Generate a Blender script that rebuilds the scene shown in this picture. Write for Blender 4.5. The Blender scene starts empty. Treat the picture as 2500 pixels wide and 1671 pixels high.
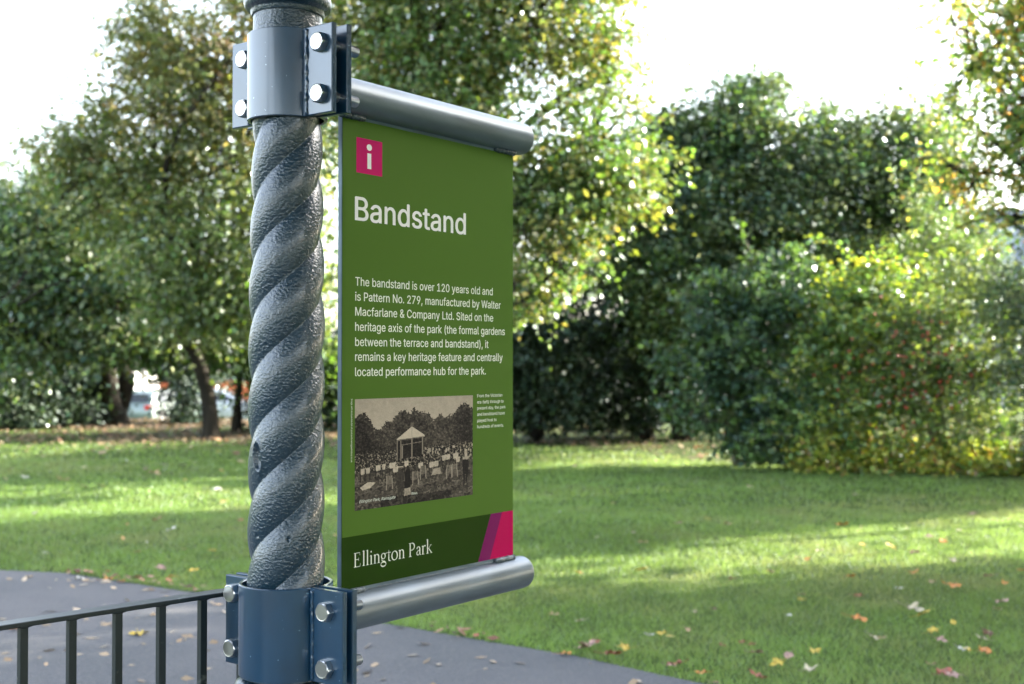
import bpy, math, random
import numpy as np
from mathutils import Vector, Matrix
R = math.radians
sc = bpy.context.scene
col = bpy.context.collection

# ---------------------------------------------------------------- camera
EYE = 1.6
F = 2960.0                                   # focal length in photo pixels (photo 2500 wide)
PITCH = math.atan(49.5 / F)
cam_d = bpy.data.cameras.new('camera')
cam = bpy.data.objects.new('camera', cam_d); col.objects.link(cam)
cam.location = (0, 0, EYE)
cam.rotation_euler = (math.pi / 2 + PITCH, 0, 0)
cam_d.sensor_width = 36; cam_d.lens = 36 * F / 2500
cam_d.clip_end = 1000
cam_d.dof.use_dof = True
cam_d.dof.focus_distance = 2.25
cam_d.dof.aperture_fstop = 4.8
sc.camera = cam

# ---------------------------------------------------------------- light
SUN_AZ, SUN_EL = R(66), R(21)                # azimuth clockwise from +Y
w = bpy.data.worlds.new('World'); sc.world = w; w.use_nodes = True
nt = w.node_tree; bg = nt.nodes['Background']
sky = nt.nodes.new('ShaderNodeTexSky'); sky.sky_type = 'NISHITA'; sky.sun_disc = False
sky.sun_elevation = SUN_EL; sky.sun_rotation = SUN_AZ
sky.air_density = 1.0; sky.dust_density = 2.5; sky.ozone_density = 1.2
hz = nt.nodes.new('ShaderNodeHueSaturation'); hz.inputs['Saturation'].default_value = .56     # thin white haze over the blue
nt.links.new(sky.outputs[0], hz.inputs['Color']); nt.links.new(hz.outputs[0], bg.inputs[0]); bg.inputs[1].default_value = 0.15
sd = bpy.data.lights.new('sun', 'SUN'); sd.energy = 4.6; sd.angle = R(0.5); sd.color = (1, .9, .74)
so = bpy.data.objects.new('sun', sd); col.objects.link(so)
SUN = Vector((math.sin(SUN_AZ) * math.cos(SUN_EL), math.cos(SUN_AZ) * math.cos(SUN_EL), math.sin(SUN_EL)))
so.rotation_euler = SUN.to_track_quat('Z', 'Y').to_euler(); so.location = (8, 0, 12)
sc.view_settings.view_transform = 'Standard'; sc.view_settings.look = 'None'
sc.view_settings.exposure = 2.86; sc.view_settings.gamma = 1
cy = sc.cycles
cy.use_adaptive_sampling = True; cy.adaptive_threshold = 0.02; cy.use_denoising = True
cy.max_bounces = 7; cy.diffuse_bounces = 3; cy.glossy_bounces = 3; cy.transmission_bounces = 4
cy.transparent_max_bounces = 4; cy.sample_clamp_indirect = 6; cy.caustics_reflective = False; cy.caustics_refractive = False
cy.time_limit = 900

# ---------------------------------------------------------------- helpers
rng = np.random.default_rng(11)
random.seed(5)

def srgb(r, g, b):
    f = lambda c: (c / 255 / 12.92) if c / 255 <= .04045 else ((c / 255 + .055) / 1.055) ** 2.4
    return (f(r), f(g), f(b))

def tag(o, label=None, cat=None, group=None, kind=None):
    if label: o['label'] = label
    if cat: o['category'] = cat
    if group: o['group'] = group
    if kind: o['kind'] = kind
    return o

def empty(name, loc, rz=0):
    o = bpy.data.objects.new(name, None); col.objects.link(o)
    o.location = loc; o.rotation_euler[2] = rz; o.empty_display_size = .1
    return o

class MB:
    def __init__(s): s.v = []; s.f = []
    def add(s, vs, fs):
        n = len(s.v); s.v += [tuple(p) for p in vs]; s.f += [tuple(i + n for i in f) for f in fs]; return s
    def box(s, x0, x1, y0, y1, z0, z1, M=None):
        vs = [(x, y, z) for z in (z0, z1) for y in (y0, y1) for x in (x0, x1)]
        if M: vs = [M @ Vector(p) for p in vs]
        return s.add(vs, [(0, 2, 3, 1), (4, 5, 7, 6), (0, 1, 5, 4), (2, 6, 7, 3), (0, 4, 6, 2), (1, 3, 7, 5)])
    def tube(s, pts, rad, n=8, cap=True):
        pts = [Vector(p) for p in pts]; rings = []
        for i, p in enumerate(pts):
            d = (pts[min(i + 1, len(pts) - 1)] - pts[max(i - 1, 0)])
            d = d.normalized() if d.length > 1e-9 else Vector((0, 0, 1))
            a = d.cross(Vector((0, 0, 1)) if abs(d.z) < .9 else Vector((0, 1, 0))).normalized(); b = d.cross(a)
            r = rad[i] if hasattr(rad, '__len__') else rad
            rings.append([p + a * math.cos(2 * math.pi * k / n) * r + b * math.sin(2 * math.pi * k / n) * r for k in range(n)])
        vs = [q for rg in rings for q in rg]
        fs = [(i * n + k, i * n + (k + 1) % n, (i + 1) * n + (k + 1) % n, (i + 1) * n + k) for i in range(len(pts) - 1) for k in range(n)]
        if cap: fs += [tuple(range(n))[::-1], tuple((len(pts) - 1) * n + k for k in range(n))]
        return s.add(vs, fs)
    def build(s, name, mat, parent=None, smooth=None, bevel=0, M=None):
        me = bpy.data.meshes.new(name)
        v = [M @ Vector(p) for p in s.v] if M else s.v
        me.from_pydata(v, [], s.f); me.update()
        if bevel or smooth is None:
            import bmesh
            bm = bmesh.new(); bm.from_mesh(me)
            bmesh.ops.recalc_face_normals(bm, faces=bm.faces)
            if bevel:
                es = [e for e in bm.edges if len(e.link_faces) == 2 and e.calc_face_angle(0) > .6]
                bmesh.ops.bevel(bm, geom=es, offset=bevel, segments=2, affect='EDGES', profile=.6)
            bm.to_mesh(me); bm.free()
        return link(name, me, mat, parent, smooth)

def link(name, me, mat, parent=None, smooth=None):
    if mat: me.materials.append(mat)
    if smooth: 
        me.polygons.foreach_set('use_smooth', [True] * len(me.polygons))
        if smooth != True: me.set_sharp_from_angle(angle=R(smooth))
    o = bpy.data.objects.new(name, me); col.objects.link(o)
    if parent is not None: o.parent = parent
    return o

def np_mesh(name, v, nper, colors=None):
    """equal-sized faces: v (N*nper,3), each face its own vertices"""
    n = len(v) // nper
    me = bpy.data.meshes.new(name)
    me.vertices.add(len(v)); me.vertices.foreach_set('co', v.astype(np.float32).ravel())
    me.loops.add(len(v)); me.loops.foreach_set('vertex_index', np.arange(len(v), dtype=np.int32))
    me.polygons.add(n); me.polygons.foreach_set('loop_start', np.arange(0, len(v), nper, dtype=np.int32))
    if colors is not None:
        a = me.attributes.new('tint', 'FLOAT_COLOR', 'POINT')
        c = np.ones((len(v), 4), np.float32); c[:, :3] = np.repeat(colors, nper, axis=0)
        a.data.foreach_set('color', c.ravel())
    me.update(calc_edges=True)
    return me

def grid_mesh(name, P, colors=None):
    """P: (rows, cols, 3) grid"""
    r, c = P.shape[:2]
    me = bpy.data.meshes.new(name)
    me.vertices.add(r * c); me.vertices.foreach_set('co', P.astype(np.float32).ravel())
    i = np.arange(r * c).reshape(r, c)
    q = np.stack([i[:-1, :-1], i[:-1, 1:], i[1:, 1:], i[1:, :-1]], -1).reshape(-1, 4).astype(np.int32)
    me.loops.add(q.size); me.loops.foreach_set('vertex_index', q.ravel())
    me.polygons.add(len(q)); me.polygons.foreach_set('loop_start', np.arange(0, q.size, 4, dtype=np.int32))
    if colors is not None:
        a = me.attributes.new('tint', 'FLOAT_COLOR', 'POINT')
        cc = np.ones((r * c, 4), np.float32); cc[:, :3] = colors.reshape(-1, 3); a.data.foreach_set('color', cc.ravel())
    me.update(calc_edges=True)
    return me

# ---------------------------------------------------------------- materials
def mat(name, base, rough=.5, metal=0, spec=.5, coat=0):
    m = bpy.data.materials.new(name); m.use_nodes = True
    b = m.node_tree.nodes['Principled BSDF']
    b.inputs['Base Color'].default_value = (*base, 1); b.inputs['Roughness'].default_value = rough
    b.inputs['Metallic'].default_value = metal; b.inputs['Specular IOR Level'].default_value = spec
    b.inputs['Coat Weight'].default_value = coat; b.inputs['Coat Roughness'].default_value = .12
    return m

def nodes(m): return m.node_tree.nodes, m.node_tree.links, m.node_tree.nodes['Principled BSDF']

def add_bump(m, scale, strength, dist, detail=4, coords='Object', stretch=None, dtype='noise'):
    N, L, b = nodes(m)
    tc = N.new('ShaderNodeTexCoord'); t = N.new('ShaderNodeTexNoise')
    t.inputs['Scale'].default_value = scale; t.inputs['Detail'].default_value = detail
    src = tc.outputs[coords]
    if stretch:
        mp = N.new('ShaderNodeMapping'); mp.inputs['Scale'].default_value = stretch
        L.new(src, mp.inputs[0]); src = mp.outputs[0]
    L.new(src, t.inputs['Vector'])
    bu = N.new('ShaderNodeBump'); bu.inputs['Strength'].default_value = strength; bu.inputs['Distance'].default_value = dist
    L.new(t.outputs['Fac'], bu.inputs['Height'])
    if b.inputs['Normal'].is_linked: L.new(b.inputs['Normal'].links[0].from_socket, bu.inputs['Normal'])
    L.new(bu.outputs[0], b.inputs['Normal'])
    return t

def vary(m, c2, scale, lo=.4, hi=.6, detail=5, target='Base Color', coords='Object', stretch=None):
    """mix base colour with c2 along noise"""
    N, L, b = nodes(m)
    tc = N.new('ShaderNodeTexCoord'); t = N.new('ShaderNodeTexNoise')
    t.inputs['Scale'].default_value = scale; t.inputs['Detail'].default_value = detail
    src = tc.outputs[coords]
    if stretch:
        mp = N.new('ShaderNodeMapping'); mp.inputs['Scale'].default_value = stretch
        L.new(src, mp.inputs[0]); src = mp.outputs[0]
    L.new(src, t.inputs['Vector'])
    r = N.new('ShaderNodeMapRange'); r.inputs['From Min'].default_value = lo; r.inputs['From Max'].default_value = hi
    L.new(t.outputs['Fac'], r.inputs['Value'])
    mx = N.new('ShaderNodeMix'); mx.data_type = 'RGBA'
    L.new(r.outputs[0], mx.inputs['Factor'])
    s = b.inputs[target]
    if s.is_linked: L.new(s.links[0].from_socket, mx.inputs['A'])
    else: mx.inputs['A'].default_value = s.default_value
    mx.inputs['B'].default_value = (*c2, 1)
    L.new(mx.outputs['Result'], s)
    return m

def leaf_mat(name, trans=.35, gloss=.06, rough=.4, warm=(1.2, 1.28, .5), gain=1.7):
    m = bpy.data.materials.new(name); m.use_nodes = True
    N, L = m.node_tree.nodes, m.node_tree.links
    N.remove(N['Principled BSDF']); out = N['Material Output']
    at = N.new('ShaderNodeAttribute'); at.attribute_name = 'tint'
    d = N.new('ShaderNodeBsdfDiffuse'); t = N.new('ShaderNodeBsdfTranslucent'); g = N.new('ShaderNodeBsdfGlossy')
    g.inputs['Roughness'].default_value = rough; g.inputs['Color'].default_value = (.8, .9, .95, 1)
    mu = N.new('ShaderNodeMix'); mu.data_type = 'RGBA'; mu.blend_type = 'MULTIPLY'; mu.inputs['Factor'].default_value = 1
    mu.inputs['B'].default_value = (*warm, 1)
    gn = N.new('ShaderNodeMix'); gn.data_type = 'RGBA'; gn.blend_type = 'MULTIPLY'; gn.inputs['Factor'].default_value = 1; gn.clamp_result = False
    gn.inputs['B'].default_value = (gain, gain, gain, 1); L.new(at.outputs['Color'], gn.inputs['A'])     # two lobes share the light
    L.new(gn.outputs['Result'], d.inputs['Color']); L.new(gn.outputs['Result'], mu.inputs['A']); L.new(mu.outputs['Result'], t.inputs['Color'])
    m1 = N.new('ShaderNodeMixShader'); m1.inputs[0].default_value = trans
    m2 = N.new('ShaderNodeMixShader')
    fr = N.new('ShaderNodeFresnel'); fr.inputs[0].default_value = 1.35
    mm = N.new('ShaderNodeMath'); mm.operation = 'MULTIPLY_ADD'; mm.inputs[1].default_value = .28; mm.inputs[2].default_value = gloss * .4
    L.new(fr.outputs[0], mm.inputs[0]); L.new(mm.outputs[0], m2.inputs[0])
    L.new(d.outputs[0], m1.inputs[1]); L.new(t.outputs[0], m1.inputs[2])
    L.new(m1.outputs[0], m2.inputs[1]); L.new(g.outputs[0], m2.inputs[2])
    L.new(m2.outputs[0], out.inputs[0])
    return m

def tint_mat(name, rough=.6):
    m = mat(name, (.5, .5, .5), rough); N, L, b = nodes(m)
    at = N.new('ShaderNodeAttribute'); at.attribute_name = 'tint'; L.new(at.outputs['Color'], b.inputs['Base Color'])
    return m

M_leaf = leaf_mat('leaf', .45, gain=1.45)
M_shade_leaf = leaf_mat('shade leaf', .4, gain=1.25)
M_leaf_thin = leaf_mat('thin leaf', .5, warm=(1.3, 1.35, .5), gain=1.7)
M_glare_leaf = leaf_mat('glare leaf', .6, warm=(1.2, 1.25, .6), gain=2.3)  # gain raised so that the washing glare sits in the leaf colour
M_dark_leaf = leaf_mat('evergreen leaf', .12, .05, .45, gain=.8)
M_grass = leaf_mat('grass blade', .45, -.35, .7, warm=(1.3, 1.2, .9), gain=1.35)
M_litter = leaf_mat('dead leaf', .2, .0, .6, warm=(1.2, 1.1, .8), gain=1.1)
M_bark = mat('bark', (.032, .027, .02), .9, 0, .2); vary(M_bark, (.016, .014, .011), 3, .35, .65, stretch=(3, 3, .5)); add_bump(M_bark, 14, .8, .03, stretch=(2, 2, .4))
M_twig = mat('pale twig', (.13, .115, .085), .85)
M_cast = mat('cast iron gloss paint', srgb(28, 56, 72), .33, 0, 1, .45)
add_bump(M_cast, 190, .85, .0025, 1.0, stretch=(1, 1, 1.25)); add_bump(M_cast, 420, .3, .0007, 1)
M_clamp = mat('satin blue grey paint', srgb(28, 69, 98), .28, 0, 1, .6); vary(M_clamp, srgb(26, 60, 85), 9, .4, .6); vary(M_clamp, srgb(120, 150, 168), 130, .735, .75, 2); add_bump(M_clamp, 60, .12, .0006, 3)
M_tube = mat('satin grey tube paint', srgb(112, 128, 140), .44, .35, .7, .12); vary(M_tube, srgb(98, 110, 118), 6, .35, .65, stretch=(1, 1, 4)); add_bump(M_tube, 40, .1, .0006, 3)
M_weld = mat('weld metal', srgb(105, 115, 122), .38, .4); add_bump(M_weld, 220, .9, .002, 3)
M_steel = mat('stainless steel', (.72, .72, .7), .28, 1); add_bump(M_steel, 240, .25, .0006, 3)
M_thread = mat('thread steel', (.6, .6, .58), .35, 1)
M_core = mat('painted panel steel', srgb(98, 118, 132), .4, .2); vary(M_core, srgb(80, 100, 114), 12)
M_green = mat('green vinyl', srgb(82, 115, 42), .5, 0, .08)
M_dgreen = mat('dark green vinyl', srgb(30, 60, 2), .5, 0, .08)
M_magenta = mat('magenta vinyl', srgb(190, 0, 84), .5, 0, .08)
M_pink = mat('pink vinyl', srgb(200, 24, 104), .5, 0, .08)
M_purple = mat('purple vinyl', srgb(122, 24, 90), .5, 0, .08)
M_white = mat('white vinyl', (.92, .92, .89), .4, 0, .35)
M_cream = mat('cream vinyl', (.86, .91, .78), .4, 0, .35)
M_print = tint_mat('sepia print', .55); M_print.node_tree.nodes['Principled BSDF'].inputs['Specular IOR Level'].default_value = .08
M_rail = mat('black green rail paint', srgb(32, 42, 43), .4, 0, .5, .15)
vary(M_rail, srgb(110, 116, 106), 30, .63, .72, 6); add_bump(M_rail, 150, .3, .001, 4)
GLYPHS = {'&':(448,[[221,-7,197,-7,163,-7,135,-1,110,12,86,24,67,41,54,62,41,83,34,107,34,133,34,155,39,174,47,189,56,205,69,220,85,235,101,249,119,263,140,279,166,298,191,316,216,335,223,340,230,346,237,352,244,359,250,366,255,375,259,384,262,394,262,405,262,421,256,434,245,445,235,456,220,461,201,461,189,461,178,458,168,453,158,448,151,441,145,431,140,422,137,411,137,399,137,386,140,374,145,363,151,352,159,340,169,327,179,315,190,300,204,284,282,189,360,95,438,0,413,0,389,0,364,0,300,77,236,154,171,231,152,255,135,275,121,293,107,310,95,327,87,344,79,361,75,379,75,398,75,421,81,441,91,458,101,475,116,489,134,499,153,509,175,513,200,513,225,513,247,509,266,499,284,489,298,476,308,459,319,443,324,424,324,404,324,389,321,375,315,362,309,348,302,336,291,325,281,314,269,303,256,293,222,268,188,243,154,217,133,202,119,188,110,174,101,161,97,147,97,131,97,115,101,100,109,87,117,75,129,65,143,57,158,50,174,46,193,46,213,46,233,51,251,59,270,68,286,80,301,95,316,111,328,130,336,151,345,173,349,197,349,224,368,224,388,224,408,224,408,192,404,165,397,144,389,122,381,105,371,92,361,79,352,69,345,62,341,57,337,52,333,47,316,29,296,16,271,7,246,-2]]),
'(':(273,[[89,156,89,207,89,244,93,283,101,324,108,364,119,404,132,441,145,479,160,511,177,539,196,539,216,539,236,539,219,504,204,467,191,428,178,389,168,351,161,313,155,276,151,240,151,207,151,176,154,146,160,115,166,83,176,51,188,16,201,-18,217,-56,236,-96,216,-96,196,-96,177,-96,148,-47,126,3,111,55,97,106]]),
')':(273,[[57,-96,37,-96,57,-55,73,-17,86,18,98,53,107,85,113,116,119,147,122,177,122,207,122,240,118,276,112,313,105,351,95,389,82,428,70,467,55,504,37,539,57,539,77,539,97,539,113,511,128,479,142,441,155,404,165,364,173,323,180,283,184,244,184,207,184,156,177,104,161,53,146,2,125,-48,97,-96,77,-96]]),
',':(188,[[53,-119,38,-119,48,-56,58,8,68,71,91,71,114,71,137,71,119,8,102,-56,84,-119,69,-119]]),
'-':(453,[[263,244,337,244,337,226,337,207,337,188,263,188,188,188,114,188,114,207,114,226,114,244,188,244]]),
'.':(188,[[108,-4,95,-4,83,-4,72,0,63,9,54,18,50,28,50,41,50,54,54,65,63,73,72,82,83,87,95,87,108,87,119,82,128,73,137,65,141,54,141,41,141,28,137,18,128,9,119,0]]),
'0':(453,[[264,-7,227,-7,189,-7,157,3,130,24,103,45,83,74,69,113,55,152,48,199,48,254,48,309,55,356,69,395,83,434,104,464,130,484,157,505,189,516,227,516,264,516,296,505,323,484,350,464,370,434,384,395,398,356,405,309,405,254,405,199,398,152,384,113,370,74,350,45,323,24,297,3],[202,50,227,50,252,50,273,58,290,74,308,90,321,113,330,144,339,174,344,211,344,254,344,297,339,334,330,365,321,395,308,419,290,435,273,451,252,460,227,460,202,460,180,451,163,435,146,419,132,395,123,365,114,334,109,297,109,254,109,211,114,174,123,144,132,113,146,90,163,74,180,58]]),
'1':(453,[[181,0,76,0,76,18,76,36,76,55,181,55,286,55,391,55,391,36,391,18,391,0,286,0],[250,509,276,509,276,339,276,170,276,0,255,0,234,0,212,0,212,149,212,299,212,448,211,448,210,448,209,448,168,418,127,388,86,358,86,381,86,404,86,427,123,454,161,481,198,509,224,509]]),
'2':(453,[[172,0,64,0,64,16,64,32,64,47,121,108,177,168,234,229,254,249,270,267,282,282,295,298,304,313,311,327,317,341,320,356,320,371,320,390,316,405,308,419,299,432,288,442,273,449,259,456,242,460,224,460,204,460,187,456,172,447,158,439,147,428,139,413,131,399,127,382,127,362,107,362,86,362,66,362,66,392,72,419,86,442,100,465,119,483,143,496,167,509,194,516,225,516,255,516,282,509,306,497,329,484,348,467,361,445,374,424,381,399,381,372,381,354,378,335,371,318,364,300,353,280,336,259,319,237,296,211,267,180,229,140,191,100,153,60,153,59,153,58,153,57,231,57,310,57,389,57,389,38,389,19,389,0,281,0]]),
'7':(453,[[120,0,97,0,172,149,248,299,323,448,323,450,323,451,323,452,236,452,149,452,62,452,62,471,62,490,62,509,172,509,281,509,391,509,391,489,391,469,391,449,315,299,240,150,165,0,142,0]]),
'9':(453,[[195,516,226,516,258,516,286,508,310,494,335,480,354,460,368,434,382,409,389,380,389,347,389,323,383,297,373,270,362,243,343,209,315,168,277,112,239,56,200,0,177,0,154,0,130,0,187,83,244,165,301,248,303,248,305,248,307,248,303,238,296,229,287,221,279,213,269,207,257,202,245,197,232,195,218,195,187,195,160,201,137,214,114,227,96,245,83,269,70,292,64,320,64,352,64,384,71,412,85,436,99,461,118,480,143,494,167,508],[246,460,226,460,207,460,189,456,174,446,159,437,147,424,138,407,130,391,125,372,125,352,125,330,130,312,138,295,147,279,159,266,174,257,189,248,207,243,226,243,246,243,263,248,279,257,294,266,306,279,314,295,323,311,327,330,327,350,327,372,323,391,314,407,306,424,294,437,279,446,264,456]]),
'A':(480,[[39,0,16,0,78,170,140,339,201,509,226,509,251,509,276,509,338,339,401,170,463,0,440,0,418,0,395,0,359,101,323,202,287,302,281,321,273,344,264,372,255,400,245,435,232,478,236,478,241,478,245,478,233,435,222,399,213,371,204,343,196,320,191,302,155,202,120,101,85,0,62,0],[197,142,110,142,110,161,110,180,110,199,197,199,283,199,370,199,370,180,370,161,370,142,283,142]]),
'B':(456,[[122,0,60,0,60,170,60,339,60,509,120,509,181,509,241,509,276,509,306,503,329,491,352,479,369,462,381,442,392,422,398,399,398,374,398,352,394,334,387,320,379,306,369,294,356,286,344,277,330,271,315,267,315,265,315,264,315,262,331,261,347,255,363,245,379,235,392,221,402,203,413,185,418,163,418,136,418,111,412,87,400,67,388,46,370,30,344,18,319,6,287,0,247,0,184,0],[125,115,125,57,165,57,205,57,245,57,284,57,313,65,330,80,347,95,355,114,355,137,355,154,351,170,342,184,334,198,321,209,306,218,290,227,271,231,248,231,207,231,166,231,125,231,125,173],[125,341,125,285,162,285,200,285,238,285,257,285,273,289,288,296,303,303,315,313,323,326,332,339,336,355,336,372,336,395,328,414,313,429,297,444,273,452,240,452,202,452,163,452,125,452,125,396]]),
'C':(510,[[293,-7,267,-7,223,-7,184,4,150,25,116,46,89,76,70,115,50,154,40,201,40,254,40,308,50,354,70,393,89,432,116,462,150,484,184,505,223,516,267,516,293,516,317,512,340,504,363,497,384,486,402,471,420,457,436,439,448,418,460,398,468,374,473,348,451,348,430,348,408,348,404,366,398,381,389,395,381,408,370,419,357,428,345,438,331,444,315,449,300,454,284,456,267,456,236,456,208,448,184,432,159,417,139,394,125,364,111,334,103,297,103,254,103,211,111,175,125,145,140,115,159,92,184,76,209,61,236,53,267,53,284,53,300,55,315,60,331,65,345,71,357,81,370,90,381,101,389,114,398,128,404,143,408,160,430,160,451,160,473,160,469,135,460,111,448,91,436,70,421,52,402,38,384,23,363,12,341,5,318,-3]]),
'E':(419,[[165,0,60,0,60,170,60,339,60,509,164,509,268,509,372,509,372,490,372,471,372,452,290,452,207,452,125,452,125,396,125,341,125,286,202,286,278,286,355,286,355,267,355,248,355,229,278,229,202,229,125,229,125,172,125,114,125,57,208,57,292,57,375,57,375,38,375,19,375,0,270,0]]),
'F':(410,[[82,0,60,0,60,170,60,339,60,509,163,509,266,509,369,509,369,490,369,471,369,452,288,452,206,452,125,452,125,394,125,336,125,278,198,278,272,278,346,278,346,259,346,240,346,221,272,221,198,221,125,221,125,147,125,74,125,0,103,0]]),
'I':(300,[[111,0,31,0,31,19,31,38,31,57,60,57,89,57,118,57,118,189,118,320,118,452,89,452,60,452,31,452,31,471,31,490,31,509,111,509,190,509,269,509,269,490,269,471,269,452,240,452,212,452,183,452,183,320,183,189,183,57,212,57,240,57,269,57,269,38,269,19,269,0,190,0]]),
'L':(393,[[160,0,60,0,60,170,60,339,60,509,82,509,103,509,125,509,125,358,125,208,125,57,203,57,282,57,361,57,361,38,361,19,361,0,261,0]]),
'M':(628,[[81,0,60,0,60,170,60,339,60,509,91,509,121,509,152,509,193,402,235,294,277,187,280,180,284,170,287,159,291,148,295,136,299,123,303,110,307,97,311,84,315,71,319,59,322,49,317,49,312,49,307,49,310,59,314,70,318,83,322,95,326,108,330,121,334,134,338,147,342,158,346,170,349,179,352,187,394,294,435,402,476,509,507,509,537,509,568,509,568,339,568,170,568,0,547,0,525,0,504,0,504,97,504,194,504,291,504,302,504,314,504,327,505,340,505,354,505,369,505,383,506,398,506,413,506,428,507,443,507,457,509,457,511,457,513,457,508,441,503,426,498,409,492,393,487,378,482,363,477,348,472,334,467,322,463,309,459,299,456,291,418,194,380,97,342,0,323,0,305,0,286,0,248,97,209,194,170,291,167,299,163,309,159,321,155,333,150,346,145,361,140,376,135,391,129,408,124,424,118,441,112,457,114,457,117,457,119,457,119,444,120,431,120,416,120,401,121,387,121,372,121,357,121,342,122,328,122,315,122,302,122,291,122,194,122,97,122,0,101,0]]),
'N':(523,[[82,0,60,0,60,170,60,339,60,509,85,509,111,509,136,509,205,400,274,291,343,183,349,174,355,164,363,151,370,138,379,123,388,107,396,90,405,73,414,55,411,55,408,54,405,54,403,72,401,90,401,108,400,126,399,142,399,157,399,172,399,185,399,195,399,300,399,404,399,509,420,509,442,509,463,509,463,339,463,170,463,0,438,0,412,0,387,0,325,97,264,193,202,290,194,303,186,316,177,331,169,345,159,362,148,381,137,400,123,424,108,452,111,453,115,453,119,454,120,428,121,405,122,384,123,362,124,344,124,328,125,312,125,300,125,291,125,194,125,97,125,0,103,0]]),
'P':(445,[[82,0,60,0,60,170,60,339,60,509,118,509,177,509,235,509,274,509,307,502,332,487,358,473,377,454,390,430,402,405,409,378,409,348,409,317,402,290,390,265,377,241,358,222,332,207,307,193,274,186,235,186,193,186,151,186,109,186,109,205,109,224,109,242,150,242,191,242,233,242,259,242,281,247,297,256,313,265,325,278,333,294,341,310,344,328,344,348,344,368,341,386,333,402,325,417,313,430,297,439,280,448,259,452,232,452,196,452,160,452,125,452,125,301,125,151,125,0,103,0]]),
'R':(449,[[82,0,60,0,60,170,60,339,60,509,119,509,177,509,236,509,275,509,307,502,333,489,359,475,378,457,390,433,403,410,409,382,409,352,409,321,403,295,390,271,378,248,359,230,333,217,307,204,275,198,236,198,189,198,143,198,96,198,96,217,96,236,96,255,142,255,188,255,234,255,260,255,281,259,298,267,314,275,326,286,334,300,341,315,345,332,345,352,345,372,341,390,334,405,326,420,314,431,298,440,281,448,259,452,233,452,197,452,161,452,125,452,125,301,125,151,125,0,103,0],[378,0,353,0,312,76,271,153,230,229,254,229,279,229,303,229,344,153,386,76,428,0,403,0]]),
'S':(447,[[263,-9,224,-9,187,-9,155,-3,128,9,100,21,79,38,64,60,49,82,40,107,38,137,60,137,82,137,104,137,106,117,112,101,123,88,134,75,149,65,166,59,184,52,203,49,224,49,247,49,268,53,286,60,304,68,319,78,329,92,340,105,346,121,346,139,346,155,341,169,332,179,323,189,311,198,296,205,281,211,264,217,245,222,224,228,204,234,184,239,142,251,109,268,86,289,63,311,52,339,52,372,52,401,60,426,75,448,90,469,111,486,138,498,164,510,194,516,227,516,261,516,290,510,316,498,342,486,362,469,377,449,392,428,400,404,401,378,380,378,358,378,337,378,335,403,323,423,302,437,281,451,256,459,225,459,203,459,184,455,167,448,151,441,138,431,129,418,120,406,115,391,115,376,115,358,120,344,131,334,142,323,154,314,169,308,184,302,199,297,212,293,230,289,247,284,264,279,279,275,295,270,312,264,328,257,344,248,359,238,373,227,385,214,395,198,404,181,408,162,408,139,408,111,401,86,386,64,372,41,351,24,323,11,296,-2]]),
'T':(449,[[85,452,32,452,32,471,32,490,32,509,160,509,288,509,417,509,417,490,417,471,417,452,363,452,310,452,257,452,257,301,257,151,257,0,235,0,214,0,193,0,193,151,193,301,193,452,139,452]]),
'V':(480,[[229,0,204,0,141,170,79,339,16,509,39,509,62,509,84,509,120,408,156,307,192,206,198,189,206,166,215,137,224,109,235,73,248,31,243,31,239,31,235,31,247,74,258,110,267,138,276,166,284,189,290,206,325,307,360,408,395,509,417,509,440,509,463,509,401,339,340,170,278,0,253,0]]),
'W':(686,[[180,0,155,0,109,170,63,339,16,509,38,509,60,509,82,509,109,404,136,300,163,196,168,179,172,163,175,145,179,128,183,111,187,94,190,76,194,58,197,40,194,40,192,40,189,40,193,58,196,76,200,94,203,111,207,128,211,145,215,163,220,179,224,196,251,300,279,404,306,509,331,509,355,509,380,509,407,404,434,300,462,196,466,179,470,163,474,145,478,128,482,111,486,94,490,76,494,58,497,40,494,40,491,40,488,40,492,58,495,76,499,94,502,111,506,128,510,145,515,163,519,179,523,196,550,300,576,404,603,509,625,509,647,509,670,509,623,339,577,170,530,0,505,0,480,0,455,0,426,108,397,215,368,323,362,344,357,367,351,391,346,416,341,444,336,475,341,475,345,475,350,475,345,445,340,419,335,395,330,371,324,347,318,323,289,215,260,108,230,0,205,0]]),
'a':(389,[[182,-9,160,-9,136,-9,114,-4,94,5,75,14,59,27,48,45,36,62,30,83,30,108,30,130,35,147,43,161,52,175,63,185,78,193,92,201,108,207,125,211,143,215,160,218,178,220,201,223,219,225,234,227,248,228,258,231,265,235,272,239,276,245,276,255,276,255,276,256,276,257,276,272,273,286,267,297,261,308,252,316,240,322,228,328,213,331,196,331,178,331,162,328,149,322,136,317,126,309,118,301,110,292,104,283,100,274,80,280,61,285,41,291,50,314,62,332,79,346,95,360,113,369,133,375,153,381,173,384,194,384,208,384,223,383,239,379,255,376,271,370,286,360,301,351,313,338,322,320,332,303,337,280,337,251,337,168,337,84,337,0,317,0,297,0,277,0,277,17,277,35,277,52,275,52,274,52,272,52,268,43,261,34,252,25,243,15,230,7,215,1,200,-5],[155,45,170,45,193,45,212,50,228,59,243,68,255,79,263,93,271,107,276,122,276,138,276,155,276,173,276,190,273,187,268,184,259,182,251,180,242,178,231,176,221,174,210,172,200,171,190,170,182,169,175,168,161,166,147,163,134,159,121,154,111,148,103,139,96,131,92,119,92,105,92,92,95,81,102,72,109,63,118,57,130,52,142,48]]),
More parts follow.
